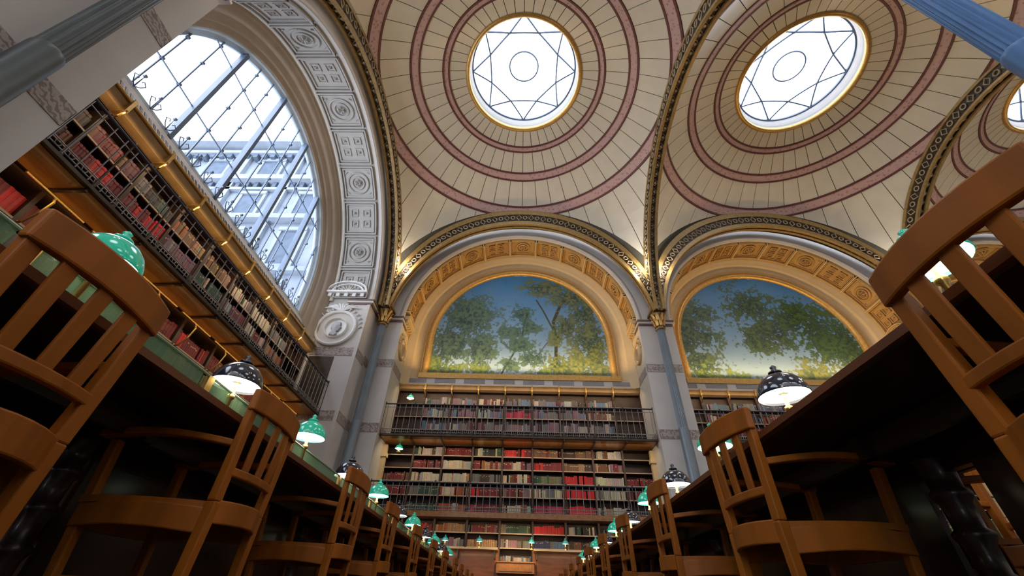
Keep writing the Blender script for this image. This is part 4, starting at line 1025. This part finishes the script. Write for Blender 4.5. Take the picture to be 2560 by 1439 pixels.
def bevelled(mb, name, parent, m='chair_wood', b=.005):
    o = mb.obj(name, m, parent); md = o.modifiers.new('bevel', 'BEVEL'); md.width = b; md.segments = 2; md.limit_method = 'ANGLE'; return o
def apply_bev(o):
    dg = bpy.context.evaluated_depsgraph_get(); me = bpy.data.meshes.new_from_object(o.evaluated_get(dg)); o.modifiers.clear(); o.data = me
def make_chair():
    root = empty('armchair', label='x', cat='chair')
    zs = .447-FZ-0; zc_ = .72-FZ
    Z = lambda z: z-FZ      # z given above the lens
    ws, wt = .165, .200     # half widths at seat and crest
    for s in (-1, 1):
        bevelled(slant((.01, s*.168, 0), (0, s*ws, Z(.30)), .034, .034, .040, .040), 'rear_leg', root)
        bevelled(slant((0, s*ws, Z(.30)), (-.012, s*(wt-.012), Z(.70)), .036, .044, .028, .040), 'back_post', root)
        bevelled(slant((.40, s*.185, 0), (.455, s*.205, Z(.50)), .034, .034, .036, .036), 'front_leg', root)
        # arm
        m = MB(); n = 8; vs = []
        for i in range(n+1):
            t = i/n; x = .0+.50*t; y = s*(ws+.01+.055*math.sin(PI*t*.5)+.018*math.sin(PI*t)); z = Z(.508)+.018*math.sin(PI*t)+.006*t; w_ = .034+.020*t
            vs += [(x, y-w_/2, z-.013), (x, y+w_/2, z-.013), (x, y+w_/2, z+.013), (x, y-w_/2, z+.013)]
        m.add(vs, [(i*4+k, i*4+(k+1) % 4, (i+1)*4+(k+1) % 4, (i+1)*4+k) for i in range(n) for k in range(4)]+[(0, 1, 2, 3), (n*4, n*4+1, n*4+2, n*4+3)])
        bevelled(m, 'armrest', root)
        # curved side rail of the seat
        m = MB(); vs = []
        for i in range(n+1):
            t = i/n; x = .0+.45*t; y = s*(ws+.038*math.sin(PI*t*.5)+.03*math.sin(PI*t)); z = Z(.235)+.012*math.sin(PI*t); hh = .042-.006*t
            vs += [(x, y-.013, z-hh), (x, y+.013, z-hh), (x, y+.013, z+hh), (x, y-.013, z+hh)]
        m.add(vs, [(i*4+k, i*4+(k+1) % 4, (i+1)*4+(k+1) % 4, (i+1)*4+k) for i in range(n) for k in range(4)]+[(0, 1, 2, 3), (n*4, n*4+1, n*4+2, n*4+3)])
        bevelled(m, 'seat_rail', root)
        bevelled(slant((.02, s*.17, Z(.02)), (.42, s*.19, Z(.02)), .02, .02), 'x', root) if 0 else None
        o = MB().tube([(.02, s*.17, Z(.05)), (.42, s*.19, Z(.05))], .011, 8).obj('stretcher', 'chair_wood', root)
    bevelled(curved_bar((-.0, -ws, Z(.268)), (-.0, ws, Z(.268)), .055, .078, .024, lift=.004), 'rear_seat_rail', root)
    bevelled(curved_bar((.45, -.2, Z(.24)), (.45, .2, Z(.24)), -.03, .075, .024), 'front_seat_rail', root)
    bevelled(curved_bar((-.004, -.176, Z(.408)), (-.004, .176, Z(.408)), .028, .032, .024), 'lower_back_rail', root)
    bevelled(curved_bar((-.016, -wt-.014, Z(.678)), (-.016, wt+.014, Z(.686)), .030, .096, .030, n=12, lift=.004, taper=.04), 'crest_rail', root, b=.007)
    for k in range(3):
        y0, y1 = (-.090+.090*k), (-.105+.105*k); kk = 1-(abs(k-1)*.28)
        bevelled(slant((-.004-.028*kk, y0, Z(.415)), (-.016-.030*kk, y1, Z(.680)), .012, .040, .012, .046), 'back_slat', root, b=.003)
    # seat board: rounded, slightly dished
    m = MB(); out = [(-.035, -.0)]; pts = []
    for t in [i/7 for i in range(8)]: pts.append((.0+.46*t, -(ws+.05*math.sin(PI*t*.5)+.03*math.sin(PI*t))))
    for t in [i/4 for i in range(1, 4)]: pts.append((.46+.03*math.sin(PI*t), -.215+.43*t))
    for t in [i/7 for i in range(7, -1, -1)]: pts.append((.0+.46*t, (ws+.05*math.sin(PI*t*.5)+.03*math.sin(PI*t))))
    for t in [i/4 for i in range(1, 4)]: pts.append((-.05*math.sin(PI*t), ws-2*ws*t))
    n = len(pts); vs = [(x, y, Z(.278)) for x, y in pts]+[(x, y, Z(.300)) for x, y in pts]+[(.22, 0, Z(.292)), (.22, 0, Z(.278))]
    m.add(vs, [(i, (i+1) % n, n+(i+1) % n, n+i) for i in range(n)]+[(n+i, n+(i+1) % n, 2*n) for i in range(n)]+[(i, (i+1) % n, 2*n+1) for i in range(n)]).obj('seat', 'chair_wood', root)
    return root
ch = make_chair(); collect(None)
for o in KIDS[ch]:
    if o.modifiers: apply_bev(o)
first = [True]
def put_chair(x, y, rz, label, group):
    o = ch if first[0] else copy_tree(ch); first[0] = False
    o.location = (x, y, FZ); o.rotation_euler = (0, 0, rz); o['label'] = label; o['group'] = group; o['category'] = 'chair'
yl = [.855, 1.86, 3.05, 4.12, 5.28]+[5.28+1.12*k for k in range(1, 7)]
yr = [.66, 1.93, 3.12, 4.33]+[4.33+1.14*k for k in range(1, 8)]
for k, y in enumerate(yl):
    put_chair(-1.15+(.02 if k in (2, 7) else 0), y, PI+[0, .02, -.02, .01][k % 4], 'warm brown slat-backed wooden armchair, %s along the window-side table, back to the aisle' % (['nearest', 'second', 'third', 'fourth', 'fifth', 'sixth', 'seventh', 'eighth', 'ninth', 'tenth', 'last'][k]), 'armchairs along the window-side table')
for k, y in enumerate(yr):
    put_chair(.958+(.0 if k else 0), y, [0, .10, -.02, .01][k % 4], 'warm brown slat-backed wooden armchair, %s along the inner-side table, back to the aisle' % (['nearest', 'second', 'third', 'fourth', 'fifth', 'sixth', 'seventh', 'eighth', 'ninth', 'tenth', 'last'][k]), 'armchairs along the inner-side table')
# chairs on the other side of each table, seen dimly beneath it
for side, cx, rz in (('window-side', -2.55, 0), ('inner-side', 2.30, PI)):
    for k in range(3):
        put_chair(cx-(.12 if cx < 0 else -.12), 1.1+1.12*k, rz, 'dim wooden armchair beyond the %s table, %s of the hidden row' % (side, ORD[k]), 'armchairs beyond the %s table' % side)
